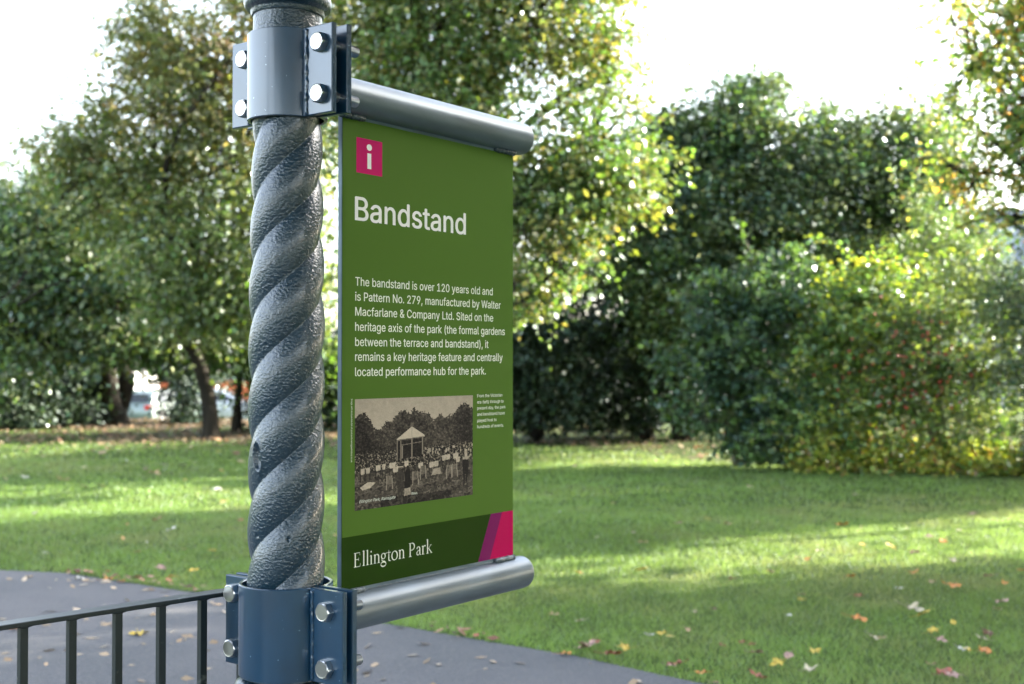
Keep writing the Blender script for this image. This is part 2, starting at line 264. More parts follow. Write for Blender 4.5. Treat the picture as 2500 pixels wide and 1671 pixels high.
'b':(424,[[261,-8,229,-8,206,-8,187,-4,172,4,158,12,146,21,138,31,129,42,123,51,118,59,116,59,114,59,112,59,112,39,112,20,112,0,92,0,72,0,53,0,53,170,53,339,53,509,73,509,93,509,114,509,114,446,114,382,114,319,115,319,117,319,118,319,123,327,129,336,137,346,145,356,157,365,171,373,186,381,205,384,229,384,261,384,289,376,313,361,337,345,356,322,370,293,383,263,390,229,390,189,390,149,383,114,370,84,356,55,337,32,313,16,289,0],[197,47,220,47,244,47,263,53,279,66,295,78,308,95,316,117,324,138,328,162,328,189,328,216,324,240,316,261,308,282,296,299,280,311,264,324,244,330,220,330,197,330,177,324,161,312,145,300,133,284,125,263,117,242,113,217,113,189,113,161,117,136,125,115,133,94,146,77,162,65,178,53]]),
'c':(396,[[226,-8,207,-8,173,-8,143,0,117,16,91,33,71,56,56,85,41,114,34,149,34,187,34,227,41,262,56,291,71,321,91,343,117,360,143,376,173,384,207,384,226,384,243,382,260,377,276,372,292,365,305,356,319,347,330,335,340,322,350,309,357,294,362,277,342,272,322,267,303,262,300,272,296,281,290,289,285,297,278,305,270,311,262,317,253,322,242,325,232,328,220,330,207,330,182,330,161,323,145,310,129,297,116,280,108,258,100,237,96,213,96,187,96,162,100,139,108,117,116,96,129,79,145,66,161,53,182,46,207,46,220,46,232,48,243,52,253,55,263,60,271,66,279,72,286,80,292,89,297,97,301,107,304,117,324,112,343,107,363,102,358,85,351,70,341,56,332,43,320,31,306,21,293,12,277,4,261,-1,244,-6]]),
'd':(424,[[219,-8,195,-8,164,-8,136,0,111,16,87,32,68,55,55,84,41,114,34,149,34,189,34,229,41,263,55,293,69,322,88,345,112,361,136,376,164,384,196,384,219,384,238,381,253,373,268,365,279,356,287,346,296,336,302,327,306,319,308,319,309,319,311,319,311,382,311,446,311,509,331,509,351,509,372,509,372,339,372,170,372,0,352,0,332,0,313,0,313,20,313,39,313,59,311,59,309,59,307,59,302,51,295,42,287,31,278,21,267,12,252,4,238,-4],[181,47,205,47,227,47,247,53,263,65,279,77,291,94,299,115,308,136,312,161,312,189,312,217,308,242,300,263,292,284,279,300,263,312,247,324,228,330,205,330,181,330,161,324,145,311,129,299,116,282,108,261,100,240,96,216,96,189,96,162,100,138,109,117,117,95,129,78,145,66,161,53]]),
'e':(404,[[238,-8,212,-8,175,-8,143,0,117,16,90,33,70,56,56,85,41,114,34,148,34,187,34,226,41,260,55,290,69,319,89,343,115,359,141,376,171,384,205,384,226,384,246,381,266,374,285,367,303,356,319,341,335,326,348,306,357,282,366,258,371,228,371,194,371,186,371,178,371,169,272,169,174,169,75,169,75,187,75,204,75,221,163,221,250,221,338,221,329,215,319,208,310,202,310,227,306,249,298,269,290,288,278,303,263,314,247,325,228,330,205,330,182,330,163,325,146,313,130,302,118,288,109,270,100,251,96,232,96,211,96,200,96,189,96,178,96,150,101,126,110,106,120,87,134,72,151,61,168,51,189,46,212,46,228,46,241,48,254,53,266,57,277,64,285,73,294,82,301,93,306,105,325,101,345,96,365,91,359,71,349,54,335,39,321,24,303,13,283,4,262,-4]]),
'f':(254,[[154,379,228,379,228,362,228,344,228,327,154,327,80,327,6,327,6,344,6,362,6,379,80,379],[101,0,81,0,81,144,81,288,81,432,81,453,86,471,96,486,106,500,119,511,135,519,152,526,169,530,187,530,201,530,213,529,222,527,232,525,238,523,243,521,238,503,233,486,227,468,224,470,220,471,215,472,210,473,203,474,195,474,176,474,163,469,154,460,146,451,142,437,142,419,142,279,142,140,142,0,121,0]]),
'g':(425,[[238,-151,207,-151,179,-151,155,-147,134,-140,113,-132,96,-123,82,-110,69,-98,58,-84,51,-69,67,-60,84,-50,101,-41,107,-49,113,-57,122,-66,130,-75,141,-82,154,-88,168,-94,186,-97,207,-97,238,-97,263,-90,282,-75,302,-60,311,-37,311,-6,311,19,311,44,311,68,310,68,308,68,306,68,301,60,295,51,287,41,278,32,267,23,252,16,238,8,219,5,195,5,164,5,137,12,113,27,88,41,69,62,55,90,41,118,34,152,34,191,34,230,41,264,55,293,69,322,88,345,112,361,137,376,165,384,196,384,220,384,239,381,253,373,268,365,280,356,288,346,297,336,303,327,308,319,309,319,311,319,313,319,313,339,313,359,313,379,333,379,353,379,372,379,372,250,372,121,372,-9,372,-42,365,-69,350,-90,335,-111,316,-126,291,-136,266,-146],[181,59,205,59,228,59,248,64,264,75,280,86,292,101,300,121,308,141,312,165,312,193,312,220,308,243,300,264,292,284,280,301,264,312,248,324,228,330,205,330,181,330,161,324,145,312,129,299,117,283,109,262,100,242,96,219,96,193,96,166,100,143,109,123,117,103,129,87,145,76,162,65]]),
'h':(410,[[114,249,114,227,114,151,114,76,114,0,93,0,73,0,53,0,53,170,53,339,53,509,73,509,93,509,114,509,114,435,114,361,114,287,110,287,106,287,102,287,114,322,131,347,152,362,174,377,199,384,227,384,253,384,276,379,295,369,315,358,330,342,341,321,352,299,357,273,357,240,357,160,357,80,357,0,337,0,316,0,296,0,296,78,296,157,296,235,296,265,288,288,273,304,258,321,237,329,210,329,192,329,175,325,161,317,146,309,135,298,126,283,118,267]]),
'i':(167,[[73,0,53,0,53,126,53,253,53,379,73,379,93,379,114,379,114,253,114,126,114,0,93,0],[95,443,84,443,72,443,62,447,54,455,45,462,41,472,41,483,41,494,45,504,54,512,62,520,72,524,84,524,95,524,106,520,114,512,122,504,126,494,126,483,126,472,122,462,114,455,106,447]]),
'k':(381,[[132,158,110,137,110,162,110,187,110,212,113,212,117,212,121,212,175,268,230,323,284,379,310,379,335,379,360,379,301,319,243,259,184,199,182,199,179,199,177,199,155,178],[73,0,53,0,53,170,53,339,53,509,73,509,93,509,114,509,114,339,114,170,114,0,93,0],[320,0,294,0,245,62,197,124,148,186,162,200,177,214,191,229,252,152,312,76,372,0,346,0]]),
'l':(189,[[147,-2,139,-2,110,-2,88,5,74,20,60,35,53,57,53,84,53,226,53,367,53,509,73,509,93,509,114,509,114,372,114,235,114,99,114,81,116,69,120,62,125,55,133,52,146,52,152,52,157,52,160,53,164,53,167,54,170,54,173,37,177,20,181,3,175,1,169,0,162,-1,154,-2]]),
'm':(610,[[73,0,53,0,53,126,53,253,53,379,72,379,92,379,112,379,112,351,112,323,112,295,111,295,109,295,108,295,113,316,121,332,132,346,144,359,157,369,172,376,187,383,203,386,219,386,247,386,270,378,287,361,305,344,316,322,321,295,318,295,315,295,312,295,317,313,325,329,337,343,349,357,364,367,381,375,398,382,416,386,437,386,459,386,479,381,497,372,515,362,530,348,541,328,551,309,557,285,557,255,557,170,557,85,557,0,536,0,516,0,496,0,496,85,496,169,496,254,496,281,488,301,473,313,457,325,439,330,419,330,402,330,387,327,374,320,362,313,352,303,345,290,339,278,335,263,335,247,335,165,335,82,335,0,315,0,295,0,274,0,274,87,274,173,274,260,274,281,267,298,253,311,239,324,221,330,199,330,185,330,171,327,158,320,144,313,134,303,126,289,118,276,114,258,114,238,114,159,114,79,114,0,93,0]]),
'n':(410,[[114,249,114,227,114,151,114,76,114,0,93,0,73,0,53,0,53,126,53,253,53,379,72,379,92,379,112,379,112,349,112,318,112,287,109,287,106,287,102,287,114,322,131,347,152,362,174,377,199,384,227,384,253,384,276,379,295,369,314,358,330,342,341,321,352,299,357,273,357,240,357,160,357,80,357,0,337,0,316,0,296,0,296,78,296,157,296,235,296,265,288,288,273,304,258,321,237,329,210,329,192,329,175,325,161,317,146,309,135,298,126,283,118,267]]),
'o':(415,[[242,-8,207,-8,173,-8,143,0,117,16,91,33,71,56,56,85,41,114,34,149,34,187,34,227,41,262,56,291,71,321,91,343,117,360,143,376,173,384,207,384,242,384,273,376,299,360,325,343,345,321,359,291,374,262,381,227,381,187,381,149,374,114,359,85,345,56,325,33,299,16,273,0],[182,46,207,46,233,46,254,53,270,66,287,79,299,96,307,117,315,139,319,162,319,187,319,213,315,236,307,258,299,280,287,297,270,310,254,323,233,330,207,330,182,330,161,323,145,310,129,297,116,280,108,258,100,237,96,213,96,187,96,162,100,139,108,117,116,96,129,79,145,66,161,53]]),
'p':(424,[[73,-143,53,-143,53,31,53,205,53,379,72,379,92,379,112,379,112,359,112,339,112,319,114,319,116,319,118,319,123,327,129,336,137,346,145,356,157,365,171,373,186,381,205,384,229,384,261,384,289,376,313,361,337,345,356,322,370,293,383,263,390,229,390,189,390,149,383,114,370,84,356,55,337,32,313,16,289,0,261,-8,229,-8,206,-8,187,-4,173,4,158,12,146,21,138,31,130,42,123,51,118,59,117,59,115,59,114,59,114,-8,114,-76,114,-143,93,-143],[197,47,220,47,244,47,263,53,279,66,295,78,308,95,316,117,324,138,328,162,328,189,328,216,324,240,316,261,308,282,296,299,280,311,264,324,244,330,220,330,197,330,177,324,161,312,145,300,133,284,125,263,117,242,113,217,113,189,113,161,117,136,125,115,133,94,146,77,162,65,178,53]]),
'r':(259,[[73,0,53,0,53,126,53,253,53,379,72,379,92,379,112,379,112,360,112,340,112,321,113,321,114,321,115,321,122,340,135,355,152,367,170,379,190,385,213,385,218,385,223,385,229,384,235,384,240,384,243,384,243,363,243,343,243,322,242,323,237,323,230,324,223,325,215,326,207,326,189,326,173,322,159,315,145,307,134,297,126,284,118,270,114,255,114,237,114,158,114,79,114,0,93,0]]),
's':(365,[[211,-8,182,-8,156,-8,133,-4,112,3,92,11,75,23,62,38,49,53,40,72,36,94,55,98,74,102,94,107,99,86,109,70,124,60,139,50,158,45,181,45,208,45,229,51,244,62,260,74,268,87,268,103,268,116,263,127,254,136,245,144,231,151,212,155,191,160,170,165,149,170,115,178,89,191,72,208,55,225,47,247,47,274,47,296,53,315,65,332,77,348,94,361,115,370,136,380,160,384,187,384,213,384,235,380,254,372,272,365,287,353,299,339,310,325,319,309,324,290,305,286,287,281,268,277,263,292,255,304,243,316,230,327,212,333,187,333,165,333,146,327,131,317,116,306,109,293,109,277,109,263,114,252,124,243,134,235,150,228,172,223,191,218,210,214,229,209,264,201,290,188,306,171,323,154,331,133,331,107,331,84,325,64,312,47,300,30,282,16,260,6,237,-3]]),
't':(227,[[138,379,204,379,204,362,204,344,204,327,138,327,72,327,6,327,6,344,6,362,6,379,72,379],[65,345,65,471,85,471,106,471,126,471,126,347,126,222,126,98,126,81,129,69,136,61,143,54,154,50,170,50,174,50,179,50,185,51,191,52,197,53,202,54,206,36,209,19,213,2,207,0,200,-2,192,-3,184,-4,176,-4,168,-4,136,-4,110,4,92,21,74,38,65,62,65,93,65,219]]),
'u':(410,[[211,-5,182,-5,157,-5,134,0,115,11,95,21,80,37,69,59,58,80,53,107,53,139,53,219,53,299,53,379,73,379,93,379,114,379,114,301,114,222,114,144,114,114,121,91,137,75,152,58,173,50,200,50,218,50,235,54,249,62,264,70,275,81,283,97,292,112,296,131,296,153,296,228,296,304,296,379,316,379,337,379,357,379,357,253,357,126,357,0,337,0,318,0,298,0,298,31,298,61,298,92,301,92,304,92,307,92,295,57,279,32,257,17,235,2]]),
'v':(389,[[184,0,163,0,114,126,66,253,17,379,40,379,62,379,84,379,111,305,138,230,165,155,174,132,181,110,187,87,193,64,199,42,206,21,198,21,191,21,184,21,191,42,197,64,203,87,209,110,216,132,224,155,251,230,278,305,305,379,327,379,349,379,371,379,323,253,275,126,226,0,205,0]]),
'w':(567,[[158,0,138,0,99,126,61,253,23,379,44,379,66,379,87,379,103,324,118,269,133,214,140,191,147,165,154,137,161,108,168,76,175,41,172,41,168,41,165,41,172,75,179,106,186,135,193,163,199,190,206,214,221,269,237,324,252,379,273,379,295,379,316,379,332,324,347,269,362,214,368,190,375,164,382,136,388,107,395,76,402,41,399,41,395,41,391,41,399,75,406,107,413,135,420,164,427,190,434,214,449,269,465,324,480,379,502,379,523,379,545,379,506,253,468,126,429,0,409,0,389,0,368,0,352,57,335,114,319,172,314,189,309,207,305,225,300,243,295,261,291,280,286,299,281,318,277,338,281,338,286,338,291,338,286,319,281,299,277,280,272,261,267,243,263,225,258,206,253,189,248,172,231,114,215,57,199,0,178,0]]),
'x':(379,[[44,0,21,0,71,73,121,145,171,218,171,202,171,187,171,171,124,240,76,310,29,379,52,379,76,379,100,379,116,355,132,330,147,306,160,287,170,270,179,253,188,237,198,221,207,206,197,206,186,206,175,206,185,221,194,237,202,253,211,270,221,287,233,306,249,330,266,355,282,379,305,379,328,379,352,379,304,309,256,239,209,169,209,184,209,199,209,214,258,143,308,71,358,0,334,0,310,0,287,0,268,28,249,57,231,85,219,103,209,120,200,136,191,152,182,167,173,182,183,182,194,182,205,182,195,167,186,152,178,136,170,120,160,103,148,85,129,57,110,28,91,0,68,0]]),
'y':(389,[[51,-140,47,-139,52,-121,57,-103,61,-86,65,-86,68,-87,71,-87,83,-90,94,-91,104,-89,114,-87,122,-82,130,-74,138,-66,145,-53,151,-36,155,-24,159,-13,163,-1,114,126,66,252,17,379,40,379,62,379,84,379,111,305,138,230,165,155,174,132,181,109,187,87,193,64,199,42,206,21,198,21,191,21,184,21,190,42,196,64,202,87,209,110,216,132,224,155,251,230,278,305,305,379,327,379,349,379,371,379,316,234,260,88,204,-58,196,-78,187,-94,177,-107,166,-120,153,-129,139,-136,125,-142,109,-145,91,-145,81,-145,72,-144,65,-143,57,-142]])}
# ---------------------------------------------------------------- lettering
GCACHE = {}
def glyph_fill(ch):
    """triangles inside a letter's outline (non-zero winding)"""
    from mathutils.geometry import delaunay_2d_cdt
    if ch in GCACHE: return GCACHE[ch]
    loops = []
    for pts in GLYPHS[ch][1]:
        n = len(pts) // 6; lp = []
        for i in range(n):
            q, r = pts[i * 6:i * 6 + 6], pts[((i + 1) % n) * 6:((i + 1) % n) * 6 + 6]
            straight = abs((q[4] - q[2]) * (r[3] - q[3]) - (q[5] - q[3]) * (r[2] - q[2])) < 40 and abs((r[0] - r[2]) * (r[3] - q[3]) - (r[1] - r[3]) * (r[2] - q[2])) < 40
            for k in range(1 if straight else 5):
                t = k / 5; u = 1 - t
                p = [u**3 * q[2 + j] + 3 * u * u * t * q[4 + j] + 3 * u * t * t * r[j] + t**3 * r[2 + j] for j in (0, 1)]
                if not lp or abs(p[0] - lp[-1][0]) + abs(p[1] - lp[-1][1]) > .5: lp.append(p)
        if abs(lp[0][0] - lp[-1][0]) + abs(lp[0][1] - lp[-1][1]) < .5: lp.pop()
        loops.append(lp)
    allp = []; ed = []
    for lp in loops:
        b = len(allp); allp += [Vector((p[0] / 1000, p[1] / 1000)) for p in lp]; ed += [(b + i, b + (i + 1) % len(lp)) for i in range(len(lp))]
    r = delaunay_2d_cdt(allp, ed, [], 0, 1e-5)
    E0 = np.array([[*allp[i], *allp[j]] for i, j in ed]); F_ = []
    for t in r[2]:
        c = sum((r[0][i] for i in t), Vector((0, 0))) / 3
        x0, y0, x1, y1 = (E0 - np.array([c.x, c.y, c.x, c.y])).T
        cr = x0 * y1 - x1 * y0
        if int(((y0 <= 0) & (y1 > 0) & (cr > 0)).sum()) - int(((y0 > 0) & (y1 <= 0) & (cr < 0)).sum()): F_.append(tuple(t))
    GCACHE[ch] = ([tuple(p) for p in r[0]], F_); return GCACHE[ch]

def glyph_text(s, weight=0.0, track=0):
    """plain grotesque letters from outline data; returns 2-D verts, faces (units of 1 em)"""
    V_, F_ = [], []; x = 0
    for ch in s:
        if ch == ' ': x += 190 + track; continue
        v, f = glyph_fill(ch); base = len(V_)
        V_ += [(p[0] + x / 1000, p[1]) for p in v]; F_ += [tuple(base + i for i in t) for t in f]
        x += GLYPHS[ch][0] + track
    return V_, F_

def fit_text(mb, s, a0, a1, z, cap, y, weight=0.0, track=0, shear=0):
    """letters between a0 and a1 along the panel, capitals 'cap' tall, standing on z"""
    v, f = glyph_text(s, weight, track)
    xs = [p[0] for p in v]; x0, x1 = min(xs), max(xs)
    k = cap / .520
    for lay, (ox, oz) in enumerate(((-1, -.5), (1, -.5), (0, .5)) if weight > 0 else ((0, 0),)):   # struck thrice to thicken the strokes
      mb.add([(AX + a0 + (p[0] + ox * weight - x0 + shear * p[1]) / (x1 - x0) * (a1 - a0), y - lay * 2e-5, ZB + z + (p[1] + oz * weight) * k) for p in v], f)

CX, CY = -.399, 2.148                        # the column axis
ZB = .56                                     # sign frame: local z = height over eye level + ZB
AX = .1312                                   # panel starts this far from the column axis
sign = empty('park_sign', (CX, CY, EYE - ZB), math.atan2(.8, .6))
tag(sign, 'green park information sign headed Bandstand, hung between two tubes bolted to the iron column', 'sign')

def PA(px): k = (px - 1250) / F; return (.316 + 2.25 * k) / (.6 - .8 * k)       # photo x -> distance along the panel
def PZ(px, py): return (885 - py) / F * (2.25 + .8 * PA(px))                      # photo point on the panel -> height over the eye

def hexbolt(x_face, y, z, x_back, marks=None, stub=.037):
    """bolt along local X: head proud of x_face towards -X, threads past x_back"""
    mb = MB(); n = 48; rings = []
    a0 = random.uniform(-.06, .06)
    def hexr(t): return .015 / math.cos(((t + math.pi / 6 - a0) % (math.pi / 3)) - math.pi / 6)
    for (h, f) in ((0, lambda t: hexr(t)), (.0098, lambda t: hexr(t)), (.0112, lambda t: min(hexr(t), .0158)), (.0125, lambda t: .0139), (.0123, lambda t: .0128)):
        rings.append([(x_face - h, y + math.sin(2 * math.pi * k / n) * f(2 * math.pi * k / n), z + math.cos(2 * math.pi * k / n) * f(2 * math.pi * k / n)) for k in range(n)])
    x = x_back - .002; k = 0; rings = rings[::-1]
    def ring(x, r): rings.append([(x, y + math.sin(2 * math.pi * q / n) * r, z + math.cos(2 * math.pi * q / n) * r) for q in range(n)])
    ring(x_face, .0099); ring(x, .0099)
    while x < x_back + stub: ring(x, .0098 if k % 2 else .0082); x += .00115; k += 1
    ring(x, .0075)
    vs = [p for r in rings for p in r]; m = len(rings) - 1
    fs = [(i * n + k, i * n + (k + 1) % n, (i + 1) * n + (k + 1) % n, (i + 1) * n + k) for i in range(m) for k in range(n)] + [tuple(range(n)), tuple(m * n + k for k in range(n))]
    mb.add(vs, fs)
    if marks:
        v, f = glyph_text(marks, .012); w = max(p[0] for p in v)
        ang = random.uniform(-.6, .6); ca, sa = math.cos(ang), math.sin(ang)
        pts = []
        for px, pz in v:
            q, r = (px - w / 2) * .0052, pz * .0052 - .0095
            pts.append((x_face - .01265, y - (q * ca - r * sa), z + q * sa + r * ca))
        mb.add(pts, f)
    return mb

def clamp_half(sgn, r, gap, th, wR, wL, z0, z1):
    """half shell with two flanges; sgn -1 the near half, +1 the half that carries the tube"""
    mb = MB(); ri = r - .006; n = 40
    lim = math.acos(min(1, gap / r)) - .01
    ring = []
    for rr in (ri, r):
        for i in range(n + 1):
            a = -lim + 2 * lim * i / n
            ring.append((sgn * rr * math.cos(a), rr * math.sin(a)))
    c = n + 1; vs = []
    zs = (z0, z0 + .0012, z1 - .0012, z1); ins = (.0012, 0, 0, .0012)
    for zz, d in zip(zs, ins):
        for k, (x, y) in enumerate(ring):
            rr = math.hypot(x, y); s = (rr + (d if k < c else -d)) / rr
            vs.append((x * s, y * s, zz + ZB))
    m = 2 * c; fs = []
    for i in range(n):
        for L in range(3):
            fs.append((L * m + c + i, L * m + c + i + 1, (L + 1) * m + c + i + 1, (L + 1) * m + c + i))
            fs.append((L * m + i + 1, L * m + i, (L + 1) * m + i, (L + 1) * m + i + 1))
        fs.append((i, i + 1, c + i + 1, c + i)); fs.append((3 * m + i + 1, 3 * m + i, 3 * m + c + i, 3 * m + c + i + 1))
    for i in (0, n):
        for L in range(3): fs.append((L * m + i, L * m + c + i, (L + 1) * m + c + i, (L + 1) * m + i))
    mb.add(vs, fs)
    return mb

def flange(sgn, r, gap, th, y0, y1, z0, z1):
    mb = MB(); xa, xb = sorted((sgn * gap, sgn * (gap + th)))
    e = .0016; pts = []
    for x, d in ((xa, e), (xa + e, 0), (xb - e, 0), (xb, e)):
        pts.append([(x, y0 + (d if y0 < 0 and abs(y0) > abs(y1) else 0), z0 + d), (x, y1 - (d if y1 > 0 and abs(y1) > abs(y0) else 0), z0 + d), (x, y1 - (d if y1 > 0 and abs(y1) > abs(y0) else 0), z1 - d), (x, y0 + (d if y0 < 0 and abs(y0) > abs(y1) else 0), z1 - d)])
    vs = [(p[0], p[1], p[2] + ZB) for q in pts for p in q]
    fs = [(0, 1, 2, 3), (15, 14, 13, 12)] + [(i * 4 + k, (i + 1) * 4 + k, (i + 1) * 4 + (k + 1) % 4, i * 4 + (k + 1) % 4) for i in range(3) for k in range(4)]
    return mb.add(vs, fs)

def bead(x, y, z0, z1, rad, seed):
    rr = random.Random(seed); n = 34
    pts = [(x + rr.uniform(-1, 1) * rad * .22, y + rr.uniform(-1, 1) * rad * .25, ZB + z0 + (z1 - z0) * i / n) for i in range(n + 1)]
    return MB().tube(pts, [rad * rr.uniform(.75, 1.15) for _ in pts], 8)

def clamp(r, gap, th, wR, wL, z0, z1, bolts, marks, zr=0):
    for sgn in (-1, 1):
        h = clamp_half(sgn, r, gap, th, wR, wL, z0 + (zr if sgn > 0 else 0), z1 + (zr if sgn > 0 else 0)).build('clamp_shell', M_clamp, sign, smooth=40)
        for (ya, yb) in ((-wR, -(r - .005)), (r - .005, wL)):
            dz = zr if sgn > 0 else 0
            fl = flange(sgn, r, gap, th, ya, yb, z0 + dz, z1 + dz).build('flange_plate', M_clamp, sign, smooth=35)
            ye = -(r + .0035) if ya < 0 else (r + .0035)
            bead(sgn * (gap + th + .0006), ye, z0 + .002 + dz, z1 - .003 + dz, .0036, int(abs(ye) * 9999) + sgn).build('weld_bead', M_clamp, fl, smooth=True)
            if sgn < 0:
                for (y, z) in bolts:
                    if y * ya > 0: hexbolt(-(gap + th), y, z + ZB, gap + th, marks, .044 if marks else .036).build('bolt', M_steel, fl, smooth=25)

clamp(.0705, .012, .012, .1354, .121, .4252, .5785, ((-.109, .5465), (-.109, .4585), (.0833, .545), (.0833, .4565)), None, zr=.004)
clamp(.082, .006, .012, .157, .141, -.546, -.387, ((-.1194, -.4225), (-.1194, -.5185), (.118, -.4175), (.118, -.5165)), 'A2-70')

def arm(zc, r, up):
    mb = MB(); n = 48
    prof = [(.05, r), (.60, r), (.695, r), (.699, r * .985), (.7025, r * .94), (.705, r * .86), (.706, r * .7), (.7065, r * .3)]
    mb.tube([(x, 0, zc + ZB) for x, _ in prof], [q for _, q in prof], n)
    t = mb.build('arm_tube', M_tube, sign, smooth=60)
    for (a0, a1, sd_) in ((-.012, .058, 1), (.462, .532, 2)):
        rr = random.Random(sd_ + int(up)); pts = []; rad = []
        for i in range(26):
            pts.append((AX + a0 + (a1 - a0) * i / 25, -.0075 + rr.uniform(-.0012, .0012), zc + ZB + up * (r * .985 + .002) + rr.uniform(-.0008, .0008)))
            rad.append((.0062 if 0 < i < 25 else .0045) * rr.uniform(.85, 1.15))
        MB().tube(pts, rad, 9).build('weld_pad', M_weld if up > 0 else M_cast, t, smooth=True)  # upper pads are the same metal; dark paint here stands in for shade
    # thin uneven paint line where tube and panel meet
    if up > 0:
        rr = random.Random(4); n = 90
        MB().tube([(AX + .06 + .4 * i / n, -.0056, zc + ZB + r + .0011) for i in range(n + 1)], [rr.choice((.0003, .0006, .0012, .0013)) for _ in range(n + 1)], 6).build('paint_seam', M_weld, t, smooth=True)
    return t
arm(.499, .0357, -1)
arm(-.466, .0357, 1)

PW, PT, PB = .5305, .4580, -.4228
panel = MB().box(AX, AX + PW, -.0048, .0052, ZB + PB - .0105, ZB + PT + .008).build('sign_panel', M_core, sign, bevel=.0006)
def sheet(name, a0, a1, z0, z1, m, y, skew=0):
    return MB().add([(AX + a0, y, ZB + z0), (AX + a1, y, ZB + z0), (AX + a1 + skew, y, ZB + z1), (AX + a0 + skew, y, ZB + z1)], [(0, 1, 2, 3)]).build(name, m, panel, smooth=False)
MB().box(AX + .0012, AX + PW - .0008, -.0056, -.0047, ZB + PB, ZB + PT).build('green_face', M_green, panel, bevel=.0003)
BT = -.3255
Y1, Y2, Y3 = -.00575, -.0059, -.0061
sheet('footer_band', .0012, PW - .0008, PB, BT, M_dgreen, Y1)
p0, p1, p2 = PA(1166.5), PA(1195), PA(1198)
sheet('purple_stripe', PA(1167), PA(1195.5), PB, BT, M_purple, Y2, PA(1198) - PA(1167))
s2 = PA(1225.5)
MB().add([(AX + PA(1195.5), Y2, ZB + PB), (AX + PW - .0008, Y2, ZB + PB), (AX + PW - .0008, Y2, ZB + BT), (AX + s2, Y2, ZB + BT)], [(0, 1, 2, 3)]).build('magenta_stripe', M_magenta, panel, smooth=False)
ia, ib = PA(868.5), PA(932)
it, ibt = PZ(868.5, 333), PZ(868.5, 420)
sheet('icon_square', ia, ib, ibt, it, M_pink, Y1)
mb = MB(); s0, s1 = PA(895.5), PA(905); zs0, zs1 = PZ(900, 412), PZ(900, 374)
mb.add([(AX + s0, Y2, ZB + zs0), (AX + s1, Y2, ZB + zs0), (AX + s1, Y2, ZB + zs1), (AX + s0, Y2, ZB + zs1)], [(0, 1, 2, 3)])
cz = PZ(900, 359.5); ca = (s0 + s1) / 2
mb.add([(AX + ca + .0072 * math.cos(2 * math.pi * k / 32), Y2, ZB + cz + .0062 * math.sin(2 * math.pi * k / 32)) for k in range(32)], [tuple(range(32))])
mb.build('letter_i', M_white, panel, smooth=False)
mb = MB(); fit_text(mb, 'Bandstand', PA(866.5), PA(1136), PZ(866.5, 536.5), PZ(866.5, 478) - PZ(866.5, 536.5), Y1, .013, 4); mb.build('heading_lettering', M_white, panel, smooth=False)
mb = MB()
for s, x1, yb in (('The bandstand is over 120 years old and', 1202.4, 697.2), ('is Pattern No. 279, manufactured by Walter', 1221.7, 734), ('Macfarlane & Company Ltd. Sited on the', 1203.5, 770.8),
                  ('heritage axis of the park (the formal gardens', 1231.9, 807.9), ('between the terrace and bandstand), it', 1192, 845), ('remains a key heritage feature and centrally', 1226.6, 881.4), ('located performance hub for the park.', 1185.6, 918.6)):
    fit_text(mb, s, PA(866.8), PA(x1), PZ(866.8, yb), .0163, Y1, .009, 3)
mb.build('paragraph_lettering', M_cream, panel, smooth=False)
mb = MB()
for s, x1, yb in (('From the Victorian', 1225.8, 970.6), ('era (left) through to', 1229, 985.9), ('present day, the park', 1233.7, 1000.6), ('and bandstand have', 1231.8, 1015.7), ('played host to', 1211.9, 1031), ('hundreds of events.', 1229.5, 1046)):
    fit_text(mb, s, PA(1164.9), PA(x1), PZ(1164.9, yb), .0066, Y1, .008, 3)
mb.build('caption_lettering', M_cream, panel, smooth=False)
mb = MB(); v, f = glyph_text('Image with kind permission of postcards.ramsgatehistory.co.uk', .004)
wd = max(p[0] for p in v); zt, zb_ = PZ(859, 974), PZ(859, 1129)
mb.add([(AX + PA(857) + p[1] * .0078, Y1, ZB + zt - p[0] / wd * (zt - zb_)) for p in v], f); mb.build('credit_lettering', M_cream, panel, smooth=False)

